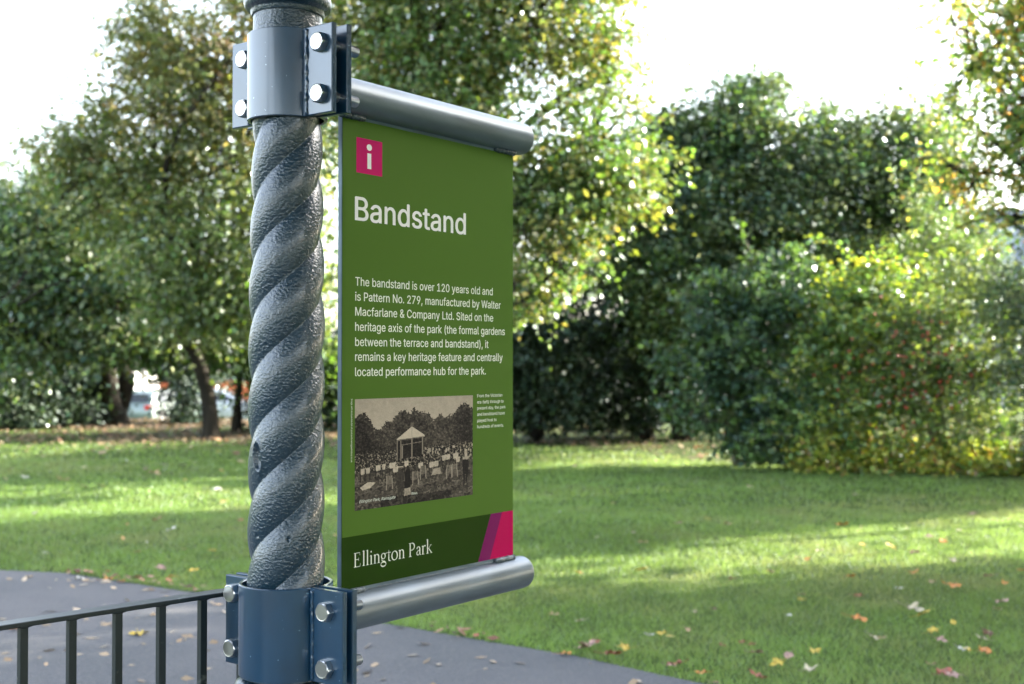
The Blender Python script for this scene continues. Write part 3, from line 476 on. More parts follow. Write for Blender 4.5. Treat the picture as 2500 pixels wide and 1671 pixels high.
# serif lettering of the park's name: pen strokes (x, y, half-width) on a 1000 em
def S(*p): return p
def arc(cx, cy, rx, ry, a0, a1, wmin, wmax, n=18, tilt=15):
    o = []
    for i in range(n + 1):
        a = R(a0 + (a1 - a0) * i / n)
        wv = wmin + (wmax - wmin) * abs(math.cos(a - R(tilt)))**1.3
        o.append((cx + rx * math.cos(a), cy + ry * math.sin(a), wv))
    return o
TH, TN = 36, 13
SERIF = {
 'E': (560, [[(130, 0, TH), (130, 660, TH)], [(40, 12, 12), (430, 12, 12)], [(40, 648, 12), (420, 648, 12)], [(130, 345, 13), (350, 345, 13)], [(430, 4, 12), (470, 150, 7)], [(418, 655, 10), (432, 520, 7)], [(350, 270, 8), (350, 420, 8)]]),
 'l': (250, [[(125, 0, TH), (125, 700, TH)], [(40, 10, 10), (215, 10, 10)], [(35, 665, 6), (125, 705, 20)]]),
 'i': (250, [[(125, 0, TH), (125, 420, TH)], [(40, 10, 10), (215, 10, 10)], [(35, 385, 6), (125, 425, 20)], [(85, 580, 8), (105, 590, 36), (130, 590, 40), (160, 590, 8)]]),
 'n': (500, [[(125, 0, TH), (125, 420, TH)], [(40, 10, 10), (215, 10, 10)], [(35, 385, 6), (125, 425, 20)], arc(255, 290, 130, 130, 165, 0, 12, TH), [(385, 0, TH), (385, 290, TH)], [(300, 10, 10), (475, 10, 10)]]),
 'g': (450, [arc(200, 280, 130, 130, 0, 360, 14, 32, 28), arc(210, -100, 175, 105, 0, 360, 13, 30, 28, 70), [(130, 165, 14), (95, 110, 20), (130, 60, 22), (300, 20, 26), (365, -40, 22)], [(300, 375, 10), (440, 405, 18)]]),
 't': (300, [[(130, 70, TH), (130, 520, 10)], [(30, 405, 14), (260, 405, 14)], arc(215, 90, 85, 85, 180, 300, 14, TH)]),
 'o': (480, [arc(235, 210, 190, 212, 0, 360, 14, TH, 32, 12)]),
 'P': (520, [[(130, 0, TH), (130, 660, TH)], [(35, 10, 10), (240, 10, 10)], [(35, 650, 10), (250, 650, 12)], arc(250, 480, 190, 172, 92, -110, 13, TH, 20)]),
 'a': (420, [[(320, 60, TH), (320, 300, TH)], arc(210, 300, 110, 115, 0, 165, 13, TH), [(320, 255, 14), (160, 210, 16), (95, 130, 30), (110, 50, 30), (180, 10, 18), (315, 90, 10)], [(320, 60, TH), (350, 15, 20), (405, 25, 8)], [(98, 320, 30), (112, 355, 20)]]),
 'r': (350, [[(125, 0, TH), (125, 420, TH)], [(40, 10, 10), (230, 10, 10)], [(35, 385, 6), (125, 425, 20)], [(150, 330, 10), (220, 405, 18), (290, 415, 30), (325, 385, 26)]]),
 'k': (480, [[(125, 0, TH), (125, 700, TH)], [(40, 10, 10), (215, 10, 10)], [(35, 665, 6), (125, 705, 20)], [(140, 190, 10), (370, 400, 14)], [(290, 405, 9), (440, 405, 9)], [(210, 250, 18), (420, 10, 34)], [(350, 9, 9), (485, 9, 9)]]),
}
def serif_text(mb, s, a0, a1, z, cap, y):
    total = sum(SERIF[c][0] if c != ' ' else 240 for c in s); kx = (a1 - a0) / (total - 40); kz = cap / 660; x = -30; lay = 0
    for c in s:
        if c == ' ': x += 240; continue
        adv, st = SERIF[c]
        for pts in st:
            vs = []
            for i, (px, py, hw) in enumerate(pts):
                q0, q1 = pts[max(i - 1, 0)], pts[min(i + 1, len(pts) - 1)]
                dx, dy = q1[0] - q0[0], q1[1] - q0[1]; L = math.hypot(dx, dy) or 1
                for sg in (-1, 1): vs.append((AX + a0 + (x + px - sg * dy / L * hw) * kx, y - lay * 2e-5, ZB + z + (py + sg * dx / L * hw) * kz))
            mb.add(vs, [(2 * i, 2 * i + 2, 2 * i + 3, 2 * i + 1) for i in range(len(pts) - 1)]); lay = (lay + 1) % 8
        x += adv
mb = MB(); serif_text(mb, 'Ellington Park', PA(864.3), PA(1055), PZ(866, 1384.5), .0268, Y2); mb.build('park_name_lettering', M_cream, panel, smooth=False)

# the old sepia view printed on the panel: tone values on a fine grid
def sepia():
    H, Wd = 250, 300
    v, u = np.meshgrid(np.linspace(0, 1, H), np.linspace(0, 1, Wd), indexing='ij')
    r = np.random.default_rng(3)
    def smooth(a, k):
        for _ in range(k): a = (a + np.roll(a, 1, 0) + np.roll(a, -1, 0) + np.roll(a, 1, 1) + np.roll(a, -1, 1)) / 5
        return a
    n1 = r.standard_normal((H, Wd)); n2 = smooth(r.standard_normal((H, Wd)), 3) * 3; n3 = smooth(r.standard_normal((H, Wd)), 14) * 7
    T = 188 - 10 * np.abs(u - .45) + 10 * np.clip(v / .3, 0, 1) + n3 * 2.5 + n1 * 1.2               # sky
    tops = np.interp(u[0], [0, .03, .07, .1, .13, .15, .19, .23, .26, .30, .33, .36, .40, .44, .455, .47, .49, .52, .56, .6, .64, .67, .70, .74, .77, .80, .83, .86, .9, .94, .97, 1],
                     [.17, .14, .13, .17, .22, .27, .29, .24, .21, .20, .15, .13, .12, .15, .14, .09, .13, .15, .14, .16, .22, .21, .16, .22, .19, .18, .16, .12, .08, .075, .11, .14])
    edge = tops[None, :] + n2 * .010 + smooth(n1, 1) * .012
    wood = v > edge
    T = np.where(wood, 84 + n2 * 16 + n3 * 8 + np.clip(n1 - 1, 0, 3) * 18 + 18 * np.clip(.1 - (v - edge), 0, .1) / .1, T)
    for cu_, cv, ru, rv, d in ((.05, .34, .09, .18, -22), (.93, .28, .09, .22, -22), (.66, .38, .1, .16, 16), (.26, .33, .1, .12, 14), (.16, .48, .1, .1, -6), (.82, .35, .1, .16, 8)):
        T = np.where(wood, T + d * np.exp(-((u - cu_) / ru)**2 - ((v - cv) / rv)**2), T)
    grass = v > (.66 + .03 * np.sin(u * 7) - .06 * u + n2 * .008)
    streak = np.sin((v * 60 + u * 14) + n3 * 2.2)
    T = np.where(grass, 104 + 20 * streak * np.clip(n3 + 1, 0, 1.6) + n1 * 7 + n2 * 6 - 30 * (v > .92) * (u > .2) * (u < .8), T)
    crowd = (v > .50 - .04 * u + .02 * n2) & (v < .665 - .03 * u)
    T = np.where(crowd, 72 + n2 * 18 + np.where(smooth(n1, 1) > .42, 95, 0), T)
    def poly(P, val, tex=0):
        nonlocal T
        P = np.array(P); ins = np.zeros((H, Wd), bool); j = len(P) - 1
        for i in range(len(P)):
            xi, yi = P[i]; xj, yj = P[j]
            if yi != yj: ins ^= ((yi > v) != (yj > v)) & (u < (xj - xi) * (v - yi) / (yj - yi) + xi)
            j = i
        T = np.where(ins, val + tex * n2, T)
    def line(a, b, wd, val): 
        d = np.array(b) - np.array(a); L = np.hypot(*d); nx, ny = -d[1] / L * wd, d[0] / L * wd
        poly([(a[0] + nx, a[1] + ny), (b[0] + nx, b[1] + ny), (b[0] - nx, b[1] - ny), (a[0] - nx, a[1] - ny)], val)
    poly([(.335, .41), (.555, .395), (.555, .56), (.335, .57)], 62, 14)
    poly([(.33, .385), (.455, .275), (.565, .365), (.565, .375), (.33, .40)], 205, 3)
    line((.33, .395), (.565, .378), .004, 150); line((.455, .28), (.456, .38), .002, 170)
    poly([(.435, .275), (.453, .225), (.472, .272)], 120, 10); line((.453, .2), (.453, .24), .002, 90)
    for x, y0, y1 in ((.333, .4, .585), (.363, .4, .59), (.375, .45, .57), (.455, .39, .58), (.545, .385, .55)): line((x, y0), (x, y1), .0042, 158)
    line((.365, .445), (.55, .425), .003, 150)
    rr = np.random.default_rng(8)
    for x, y, s in ((.06, .655, .016), (.1, .65, .016), (.18, .635, .019), (.225, .63, .013), (.295, .625, .027), (.32, .665, .022), (.41, .62, .018), (.53, .65, .02), (.625, .655, .022), (.665, .65, .02), (.735, .60, .018), (.77, .595, .018), (.84, .59, .025), (.86, .63, .018)):
        poly([(x - s, y - .022), (x + s, y - .028), (x + s * .9, y + .025), (x - s * .9, y + .03)], 196, 8)
        line((x - s, y + .02), (x - s * .9, y + .1), .003, 60); line((x + s, y + .02), (x + s * .9, y + .09), .003, 60)
    for x, y in ((.27, .76), (.485, .745), (.78, .72), (.83, .715), (.55, .70)):
        poly([(x - .018, y - .04), (x + .018, y - .045), (x + .02, y + .035), (x - .02, y + .04)], 128, 10)
        line((x - .02, y - .045), (x - .024, y + .09), .0032, 172); line((x + .02, y - .045), (x + .026, y + .085), .0032, 172)
    poly([(.64, .70), (.70, .69), (.71, .75), (.62, .76)], 175, 10)
    poly([(.04, .80), (.10, .755), (.16, .765), (.12, .81), (.06, .825)], 200, 8)
    # couple and man seen from behind
    poly([(.325, .71), (.345, .675), (.375, .675), (.392, .71), (.385, .82), (.328, .82)], 92, 8); poly([(.335, .81), (.385, .81), (.375, .945), (.362, .945), (.36, .86), (.352, .945), (.34, .945)], 88, 6)
    poly([(.345, .66), (.352, .628), (.37, .628), (.377, .66)], 70); line((.338, .648), (.384, .645), .006, 190)
    poly([(.395, .70), (.415, .67), (.44, .68), (.445, .80), (.44, .86), (.39, .86), (.395, .79)], 58, 5); poly([(.392, .855), (.442, .85), (.448, .915), (.39, .925)], 170, 14); poly([(.408, .675), (.413, .64), (.43, .64), (.434, .675)], 72)
    poly([(.9, .66), (.915, .60), (.955, .60), (.962, .68), (.955, .78), (.945, .86), (.932, .86), (.93, .78), (.925, .865), (.912, .865)], 60, 6); poly([(.92, .53), (.945, .53), (.948, .62), (.925, .62)], 190, 10)
    poly([(.905, .61), (.96, .61), (.985, .58), (.985, .6), (.95, .64), (.905, .635)], 180, 8)
    for x, y in zip(rr.uniform(.55, 1, 60), rr.uniform(.49, .56, 60)): poly([(x - .005, y - .012), (x + .005, y - .012), (x + .006, y + .012), (x - .006, y + .012)], rr.choice([50, 175, 190, 60]))
    T = np.clip(T + n1 * 3, 44, 214)
    dk, lt = np.array(srgb(36, 33, 33)), np.array(srgb(212, 198, 176))
    s = ((T - 44) / 170)[..., None]
    lin = np.where(s <= .04045, s / 12.92, ((s + .055) / 1.055)**2.4)
    c = (dk + (lt - dk) * lin)
    pa, pb, zt, zb = PA(866.4), PA(1154), -.0695, -.2788
    P = np.stack([AX + pa + u * (pb - pa), np.full_like(u, Y1), ZB + zt + v * (zb - zt)], -1)
    pr = link('photo_print', grid_mesh('photo_print', P, c), M_print, panel, False)
    mb = MB(); fit_text(mb, 'Ellington Park, Ramsgate', pa + .012, pa + .112, zb + .0135, .0058, Y2, -.004, 0, .3); mb.build('handwriting', M_cream, panel, smooth=False)
    mb = MB(); fit_text(mb, 'Wess.', pa + .158, pa + .178, zb + .0165, .0052, Y2, -.004, 0, .3)
    mb.build('handwriting', M_cream, panel, smooth=False)
sepia()

# ---------------------------------------------------------------- the twisted column
column = empty('iron_column', (CX, CY, 0))
tag(column, 'dark glossy cast iron column with rope twist shaft and hammered paint, carrying the green sign', 'column')
def shaft():
    nA, nZ = 300, 820
    z = np.linspace(-.56, .60, nZ)[:, None]; al = np.linspace(0, 2 * math.pi, nA + 1)[None, :]
    r0 = np.interp(z, [-.56, -.38, .44, .60], [.0692, .0690, .0628, .0612])
    PIT = .3135; f = ((z - .0438 - PIT * al / (2 * math.pi)) / (PIT / 3)) % 1
    s = np.abs(2 * f - 1)
    fade = np.clip((z + .47) / .05, 0, 1) * np.clip((.47 - z) / .05, 0, 1)
    r = r0 - .0088 * s**2.1 * fade - .0008 * (1 - fade)
    r = r + .0012 * np.sin(z * 9 + 1) * fade
    # blow-hole in the casting
    da = (al - (2 * math.pi - .86)) * .066; dz = z + .163; q = (da / .0082)**2 + ((dz + .25 * da) / .021)**2
    r = r - .0075 * np.exp(-q**2) + .0022 * np.exp(-((np.sqrt(q) - 1.25) / .22)**2)
    for a_, z_, d_ in ((-.9, -.30, .0025), (.05, -.304, .004), (-.6, .03, .002)):
        aa = (al - a_ + math.pi) % (2 * math.pi) - math.pi
        r = r - d_ * np.exp(-((aa * .066 / .0026)**2 + ((z - z_) / .003)**2))
    ef = np.array([.183, -.983]); er = np.array([.983, .183])
    x = r * (np.cos(al) * ef[0] + np.sin(al) * er[0]); y = r * (np.cos(al) * ef[1] + np.sin(al) * er[1])
    P = np.stack([x, y, np.broadcast_to(z + EYE, x.shape)], -1)
    link('twisted_shaft', grid_mesh('twisted_shaft', P), M_cast, column, True)
shaft()
def lathe(name, prof, m, parent, n=96):
    al = np.linspace(0, 2 * math.pi, n + 1)[None, :]; p = np.array(prof)
    P = np.stack([p[:, :1] * np.cos(al), p[:, :1] * np.sin(al), np.broadcast_to(p[:, 1:] + EYE, (len(p), n + 1))], -1)
    return link(name, grid_mesh(name, P), m, parent, 50)
lathe('collar_ring', [(.0600, .590), (.0605, .613), (.0632, .6135), (.0648, .617), (.0650, .6205), (.0660, .6225), (.0715, .624), (.0752, .628), (.0770, .6345), (.0770, .642), (.0745, .650), (.070, .655), (.066, .658), (.0645, .668), (.063, .70)], M_cast, column)
lathe('upper_shaft', [(.063, .70), (.062, 1.25), (.064, 1.27), (.072, 1.28), (.072, 1.31), (.066, 1.32), (.07, 1.36), (.066, 1.7), (.10, 1.8), (.11, 1.82), (.11, 1.9), (.001, 1.9)], M_cast, column)
lathe('base_moulding', [(.066, -.52), (.0692, -.551), (.078, -.5535), (.0865, -.559), (.0905, -.569), (.0905, -.582), (.086, -.592), (.078, -.597), (.076, -.62), (.08, -.70), (.088, -.72), (.088, -.75), (.1, -.78), (.1, -1.42), (.13, -1.46), (.15, -1.52), (.15, -1.6)], M_cast, column)

# a gossamer thread from the clamp to the tube
th = MB().tube([(-.285, 2.20, EYE + .63), (-.245, 2.22, EYE + .575), (-.2, 2.29, EYE + .535)], .00018, 4).build('spider_thread', M_twig, None, smooth=True)
tag(th, 'fine single spider thread hanging beside the clamp above the sign', 'spider thread')

# ---------------------------------------------------------------- the railing
rail = empty('iron_railing', (-.522, 2.24, 0), math.atan2(-.70, -.714))
tag(rail, 'low dark iron railing with flat top bar and square balusters, running left from the column', 'railing')
zt = EYE - .4265
MB().box(-.09, 2.4, -.0175, .0175, zt, zt + .0085).build('top_rail', M_rail, rail, bevel=.0018)
MB().box(-.09, 2.4, -.014, .014, .10, .109).build('bottom_rail', M_rail, rail, bevel=.0015)
for i in range(28):
    s_ = -.0274 + .0815 * i
    b = MB().box(s_ - .0066, s_ + .0066, -.0066, .0066, .108, zt + .001).build('baluster', M_rail, rail, bevel=.0009)
    rr = random.Random(i)
    MB().tube([(s_ - .012, .0078, zt - .001), (s_, .008, zt - .0018), (s_ + .012, .0078, zt - .001)], [.0012, .0026, .0012], 6).build('weld_bead', M_rail, b, smooth=True)
# ---------------------------------------------------------------- ground, lawn, path
def V(vx, vy, d):
    """reading on the 2346-wide view of the photo at distance d -> metres"""
    return ((vx * 1.0657 - 1250) / F * d, d, EYE + (885 - vy * 1.0657) / F * d)
def ground_z(x, y):
    s = np.clip((np.asarray(y, float) - 31) / 20, 0, 1); s = s * s * (3 - 2 * s)
    s = s * np.clip((4 - np.asarray(x, float)) / 8, 0, 1)
    return -1.0 * s + .018 * np.sin(np.asarray(x) * .9 + 1) * np.sin(np.asarray(y) * .7) * np.clip((np.asarray(y) - 9) / 4, 0, 1)
# edge of the path, near to far (x, y)
edge_px = [(-700, 1372), (-300, 1383), (0, 1389), (160, 1396), (320, 1420), (450, 1440), (560, 1453), (700, 1477), (860, 1505), (1000, 1528), (1180, 1560), (1400, 1596), (1600, 1640), (1750, 1671), (2000, 1730), (2400, 1850), (3000, 2050)]
EDGE = np.array([((px - 1250) / F * (EYE * F / (py - 885)), EYE * F / (py - 885)) for px, py in edge_px])
def edge_y(x): return np.interp(x, EDGE[:, 0], EDGE[:, 1])

xs = np.concatenate([np.linspace(-160, -20, 22), np.linspace(-18, 18, 121), np.linspace(20, 160, 22)])
ys = np.concatenate([np.linspace(-40, 4, 8), np.linspace(5, 55, 150), np.linspace(60, 320, 20)])
gx, gy = np.meshgrid(xs, ys)
M_soil = mat('lawn soil', (.055, .085, .022), .95, 0, .1); vary(M_soil, (.035, .06, .015), 2.2, .4, .62); vary(M_soil, (.11, .12, .045), .5, .55, .75); add_bump(M_soil, 30, .6, .04)
lawn_base = link('ground', grid_mesh('ground', np.stack([gx, gy, ground_z(gx, gy) - .012], -1)), M_soil, None, True); tag(lawn_base, kind='structure')

M_path = mat('tarmac', (.084, .09, .097), .9, 0, .25)
vary(M_path, (.125, .125, .132), .8, .42, .66); vary(M_path, (.13, .125, .12), 38, .5, .72, 3); vary(M_path, (.17, .17, .175), 190, .56, .68, 2); vary(M_path, (.055, .058, .066), 120, .55, .66, 2); add_bump(M_path, 220, .5, .006, 2)
pts = [(x, y, .004) for x, y in EDGE]
mb = MB(); n = len(pts); rows = 14
vs = []
for x, y, z in pts:
    for k in range(rows + 1): vs.append((x, y + (-6 - y) * k / rows, z - .008 * (k == 0)))
mb.add(vs, [(i * (rows + 1) + k, i * (rows + 1) + k + 1, (i + 1) * (rows + 1) + k + 1, (i + 1) * (rows + 1) + k) for i in range(n - 1) for k in range(rows)])
tag(mb.build('path', M_path, None, smooth=False), kind='structure')

def nz(x, y, seed, s):
    """cheap smooth noise in -1..1"""
    r = np.random.default_rng(seed); out = 0
    for k in range(5):
        a = r.uniform(0, 6.28); f = s * r.uniform(.6, 1.9); out = out + np.sin((x * math.cos(a) + y * math.sin(a)) * f + r.uniform(0, 6.28))
    return out / 3

def bare(x, y):
    """1 where fallen leaves hide the grass, under the trees"""
    d = np.exp(-(((x + 6.8) / 3.8)**2 + ((y - 26.2) / 2.3)**2)) + np.clip((y - np.interp(x, [-14, -9.5, -3, 1.2, 3.2, 6, 10], [29.0, 28.5, 28.4, 22.4, 19.3, 18.6, 18.0])) / .9, 0, 1)
    return np.clip(d + .25 * nz(x, y, 4, 2.5) * (d > .15), 0, 1)

def grass():
    V_, C_ = [], []
    for (y0, y1, n, h, wd) in ((5.2, 9, 150000, .032, .0034), (9, 13.5, 110000, .038, .006), (13.5, 20, 70000, .045, .011), (20, 33, 45000, .055, .02)):
        y = np.sqrt(rng.uniform(y0**2, y1**2, int(n * 1.4))); x = np.concatenate([rng.uniform(-.455, .455, n), rng.uniform(.455, .95, int(n * 1.4) - n) * rng.choice([-1, 1], int(n * 1.4) - n)]) * y; n = len(x)
        keep = (y > edge_y(x) + .02 * rng.standard_normal(n)) & (rng.uniform(0, 1, n) > bare(x, y) * .93)
        x, y = x[keep], y[keep]; n = len(x); z = ground_z(x, y) - .012
        tuft = nz(x, y, 2, 7) + .6 * nz(x, y, 9, 19)
        hh = h * (1 + .28 * tuft) * rng.uniform(.55, 1.25, n) * np.where(y - edge_y(x) < .12, 1.35, 1)
        a = rng.uniform(0, 6.283, n); lean = rng.uniform(.15, 1.1, n) * hh
        dx, dy = np.cos(a), np.sin(a); b = rng.uniform(0, 6.283, n)
        wx, wy = np.cos(b) * wd * .5, np.sin(b) * wd * .5
        P = np.stack([np.stack([x - wx, y - wy, z], -1), np.stack([x + wx, y + wy, z], -1), np.stack([x + dx * lean, y + dy * lean, z + hh], -1)], 1)
        V_.append(P.reshape(-1, 3))
        g = np.array([.132, .216, .06])[None] * (1 + .22 * rng.standard_normal((n, 1)).clip(-2, 2)) * (1 + .2 * nz(x, y, 12, 1.1)[:, None] + .1 * nz(x, y, 13, 4)[:, None])
        dry = np.clip(.42 * nz(x, y, 21, 1.3) + .3 * nz(x, y, 22, 5) + .25 * rng.standard_normal(n), 0, 1)[:, None]
        c = g * (1 - dry) + np.array([.19, .215, .10]) * dry
        C_.append(np.clip(c, .01, .5))
    me = np_mesh('grass', np.concatenate(V_), 3, np.concatenate(C_))
    tag(link('grass', me, M_grass), kind='stuff')
grass()

# ---------------------------------------------------------------- leaves on branches
def leaves(c, out, size, colors, droop=.5, aspect=.62, fold=.18):
    """folded diamond leaves at points c; out: outward direction per leaf"""
    n = len(c); up = np.array([0, 0, 1.])
    ax = rng.standard_normal((n, 3)); ax[:, 2] = ax[:, 2] * .5 - droop; ax += out * .6
    ax /= np.linalg.norm(ax, axis=1, keepdims=True)
    nr = rng.standard_normal((n, 3)) * .55 + out * .45 + up * .75
    sd_ = np.cross(ax, nr); sd_ /= np.linalg.norm(sd_, axis=1, keepdims=True) + 1e-9
    nr = np.cross(sd_, ax)
    L = (size * rng.uniform(.5, 1.35, n))[:, None]; W = L * aspect * .5 * rng.uniform(.8, 1.2, (n, 1)); Fd = L * fold * rng.uniform(0, 1.3, (n, 1))
    p0 = c - ax * L * .5; p2 = c + ax * L * .5 - nr * Fd * .6; m = c - ax * L * .06
    p1 = m + sd_ * W + nr * Fd; p3 = m - sd_ * W + nr * Fd
    return np.stack([p0, p1, p2, p3], 1).reshape(-1, 3)

def pick(pal, n, jit=.18):
    pal = np.array(pal); k = rng.integers(0, len(pal), n)
    return np.clip(pal[k] * (1 + jit * rng.standard_normal((n, 1)).clip(-2, 2)), .004, .8)

def crown(lobes, n, size, pal, clus=(.32, .62), per=46, shell=.55, droop=.5, patch=None, aspect=.62, flat=.55, spray=.16):
    """leaf clusters filling the outer part of each lobe (x, y, z, rx, ry, rz)"""
    lobes = np.array(lobes, float); vol = np.prod(lobes[:, 3:], axis=1)**.75; nc = max(3, int(n / per))
    li = rng.choice(len(lobes), nc, p=vol / vol.sum())
    d = rng.standard_normal((nc, 3)); d /= np.linalg.norm(d, axis=1, keepdims=True)
    r = shell + (1 - shell) * rng.uniform(0, 1, nc)**.7
    r *= 1 + .13 * rng.standard_normal(nc)
    spray_ = rng.uniform(0, 1, nc) < spray; r = np.where(spray_, rng.uniform(1.02, 1.42, nc), r)
    cc = lobes[li, :3] + d * r[:, None] * lobes[li, 3:]
    cs = rng.uniform(*clus, nc) * np.where(spray_, .8, 1)
    cw = (rng.integers(int(per * .5), int(per * 1.5), nc) * np.where(spray_, .55, 1)).astype(int)
    idx = np.repeat(np.arange(nc), cw); m = len(idx)
    g = rng.standard_normal((m, 3)); g *= np.array([1, 1, flat]) * .62
    g += d[idx] * (rng.standard_normal((m, 1)) * .9 - .3) * spray_[idx][:, None]
    pos = cc[idx] + g * cs[idx][:, None]
    pos[:, 2] -= .12 * (g[:, 0]**2 + g[:, 1]**2) * cs[idx]
    out = d[idx] * .6 + g * .5
    base = pick(pal, nc, .12)[idx]
    colr = base * (1 + .2 * rng.standard_normal((m, 1)).clip(-2, 2))
    if patch is not None: colr = patch(pos, colr)
    gz = pos[:, 2] > .08
    return leaves(pos[gz], out[gz], size, colr[gz], droop, aspect), np.clip(colr[gz], .004, .8), cc, li

def limb_pts(a, b, n=7, wob=.12, sag=0):
    a, b = np.array(a, float), np.array(b, float); L = np.linalg.norm(b - a); o = []
    w1 = rng.standard_normal(3) * wob * L; w2 = rng.standard_normal(3) * wob * .5 * L
    for i in range(n + 1):
        t = i / n
        o.append(a + (b - a) * t + w1 * math.sin(math.pi * t) + w2 * math.sin(2 * math.pi * t) + np.array([0, 0, sag * L * math.sin(math.pi * t)]))
    return o

def tree(name, label, cat, base, fork, r0, lobes, n, size, pal, group=None, m=None, bark=None, trunk_via=(), extra=(), twigs=.35, stems=1, shoots=30, slen=.7, burst=9, **kw):
    """trunk with limbs to every crown lobe + crown of leaf clusters"""
    root = empty(name, (base[0], base[1], float(ground_z(base[0], base[1])) - .03)); tag(root, label, cat, group)
    o = np.array(root.location)
    mb = MB(); lobes = list(lobes); main = list(lobes)
    for _ in range(burst):                      # small boughs standing out of the main crown, so that the outline is ragged
        L = main[int(rng.integers(0, len(main)))]; d = rng.standard_normal(3); d[2] = abs(d[2]) * .9 - .25; d[1] = -abs(d[1]) * .6; d /= np.linalg.norm(d)
        k = rng.uniform(.22, .42); mr = (L[3] + L[5]) * .5
        lobes.append((L[0] + d[0] * L[3], L[1] + d[1] * L[4], L[2] + d[2] * L[5], mr * k * (1 + .5 * abs(d[0])), mr * k, mr * k * (1 + .6 * abs(d[2]))))
    for s_ in range(stems):
        off = np.array([rng.uniform(-.5, .5), rng.uniform(-.3, .3), 0]) * (.45 if stems > 1 else 0)
        path = [o + off] + [np.array(p) for p in trunk_via] + [np.array(fork) + off * 1.6]
        P = []; 
        for a, b in zip(path[:-1], path[1:]): P += limb_pts(a, b, 6, .03)[:-1]
        P.append(path[-1]); k = len(P)
        rad = [r0 * (1.35 - .35 * min(1, i / 2.5) if i < 3 else 1) * (1 - .5 * i / k) for i in range(k)]
        mb.tube([p - o for p in P], rad, 10)
    for L in main:
        c = np.array(L[:3]); mb.tube([p - o for p in limb_pts(fork, c, 8, .09, .06)], list(np.linspace(r0 * .45, r0 * .10, 9)), 7)
    for e in extra:
        mb.tube([np.array(p) - o for p in e[0]], list(np.linspace(e[1], e[2], len(e[0]))), 8)
    v, c, cc, li = crown(lobes, n, size, pal, **kw)
    lob = np.array(lobes)
    for i in rng.permutation(len(cc))[:int(len(cc) * twigs)]:
        a = lob[li[i], :3] + (cc[i] - lob[li[i], :3]) * .15
        mb.tube([p - o for p in limb_pts(a, cc[i], 4, .1, .03)], list(np.linspace(r0 * .11, r0 * .02 + .003, 5)), 4, cap=False)
    # long shoots that break the outline, leaves set along them
    SP, SO = [], []
    for i in rng.choice(len(cc), shoots):
        lc = lob[li[i], :3]; dv = cc[i] - lc; a = lc + dv * .8; dv = dv / (np.linalg.norm(dv) + 1e-6)
        dv = dv * .8 + np.array([0, 0, .55]) + rng.standard_normal(3) * .35; dv /= np.linalg.norm(dv); L = slen * rng.uniform(.5, 1.35)
        P = [a + dv * L * t + np.array([0, 0, -.30 * L * t * t]) for t in np.linspace(0, 1, 6)]
        if P[-1][2] < .15: continue
        mb.tube([p - o for p in P], list(np.linspace(.009, .003, 6)), 4, cap=False)
        nl = int(L / (size * .26)); tt = np.linspace(.05, 1, nl) * 5
        for t in tt:
            k = min(4, int(t)); q = P[k] + (P[k + 1] - P[k]) * (t - k); SP.append(q + rng.standard_normal(3) * size * .35); SO.append(dv * .4 + rng.standard_normal(3) * .6)
    if SP:
        sc_ = pick(pal, len(SP), .2); SP, SO = np.array(SP), np.array(SO)
        if kw.get('patch'): sc_ = kw['patch'](SP, sc_)
        v = np.concatenate([v, leaves(SP, SO, size * .95, sc_, kw.get('droop', .5), kw.get('aspect', .62))]); c = np.concatenate([c, np.clip(sc_, .004, .8)])
    mb.build('trunk', bark or M_bark, root, smooth=True)
    link('crown', np_mesh('crown', v - o, 4, c), m or M_leaf, root)
    return root

def lobe(vx, vy, d, rx, ry, rd=None):
    """crown lobe from the photo view: centre and half-sizes in view pixels at distance d; rd = half-depth in metres"""
    x, y, z = V(vx, vy, d); k = 1.0657 / F * d
    return (x, y, z, rx * k, rd if rd else (rx + ry) * .5 * k, ry * k)

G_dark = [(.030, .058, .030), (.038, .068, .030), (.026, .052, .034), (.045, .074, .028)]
G_teal = [(0.049, 0.1, 0.06), (0.061, 0.115, 0.056), (0.043, 0.089, 0.062), (0.074, 0.121, 0.05)]
G_mid = [(0.08, 0.145, 0.037), (0.102, 0.167, 0.04), (0.065, 0.123, 0.04), (0.123, 0.174, 0.04), (0.087, 0.145, 0.047)]
G_olive = [(0.135, 0.155, 0.043), (0.115, 0.149, 0.037), (0.176, 0.169, 0.056), (0.095, 0.128, 0.037), (0.216, 0.176, 0.062)]
G_aut = [(.18, .16, .065), (.21, .16, .06), (.15, .155, .055), (.19, .18, .075), (.12, .14, .05), (.25, .15, .06), (.16, .17, .07)]
G_yel = [(0.208, 0.247, 0.042), (0.273, 0.273, 0.048), (0.169, 0.221, 0.036), (0.325, 0.286, 0.06)]
G_grey = [(0.12, 0.156, 0.083), (0.144, 0.174, 0.088), (0.102, 0.138, 0.072), (0.18, 0.204, 0.088)]

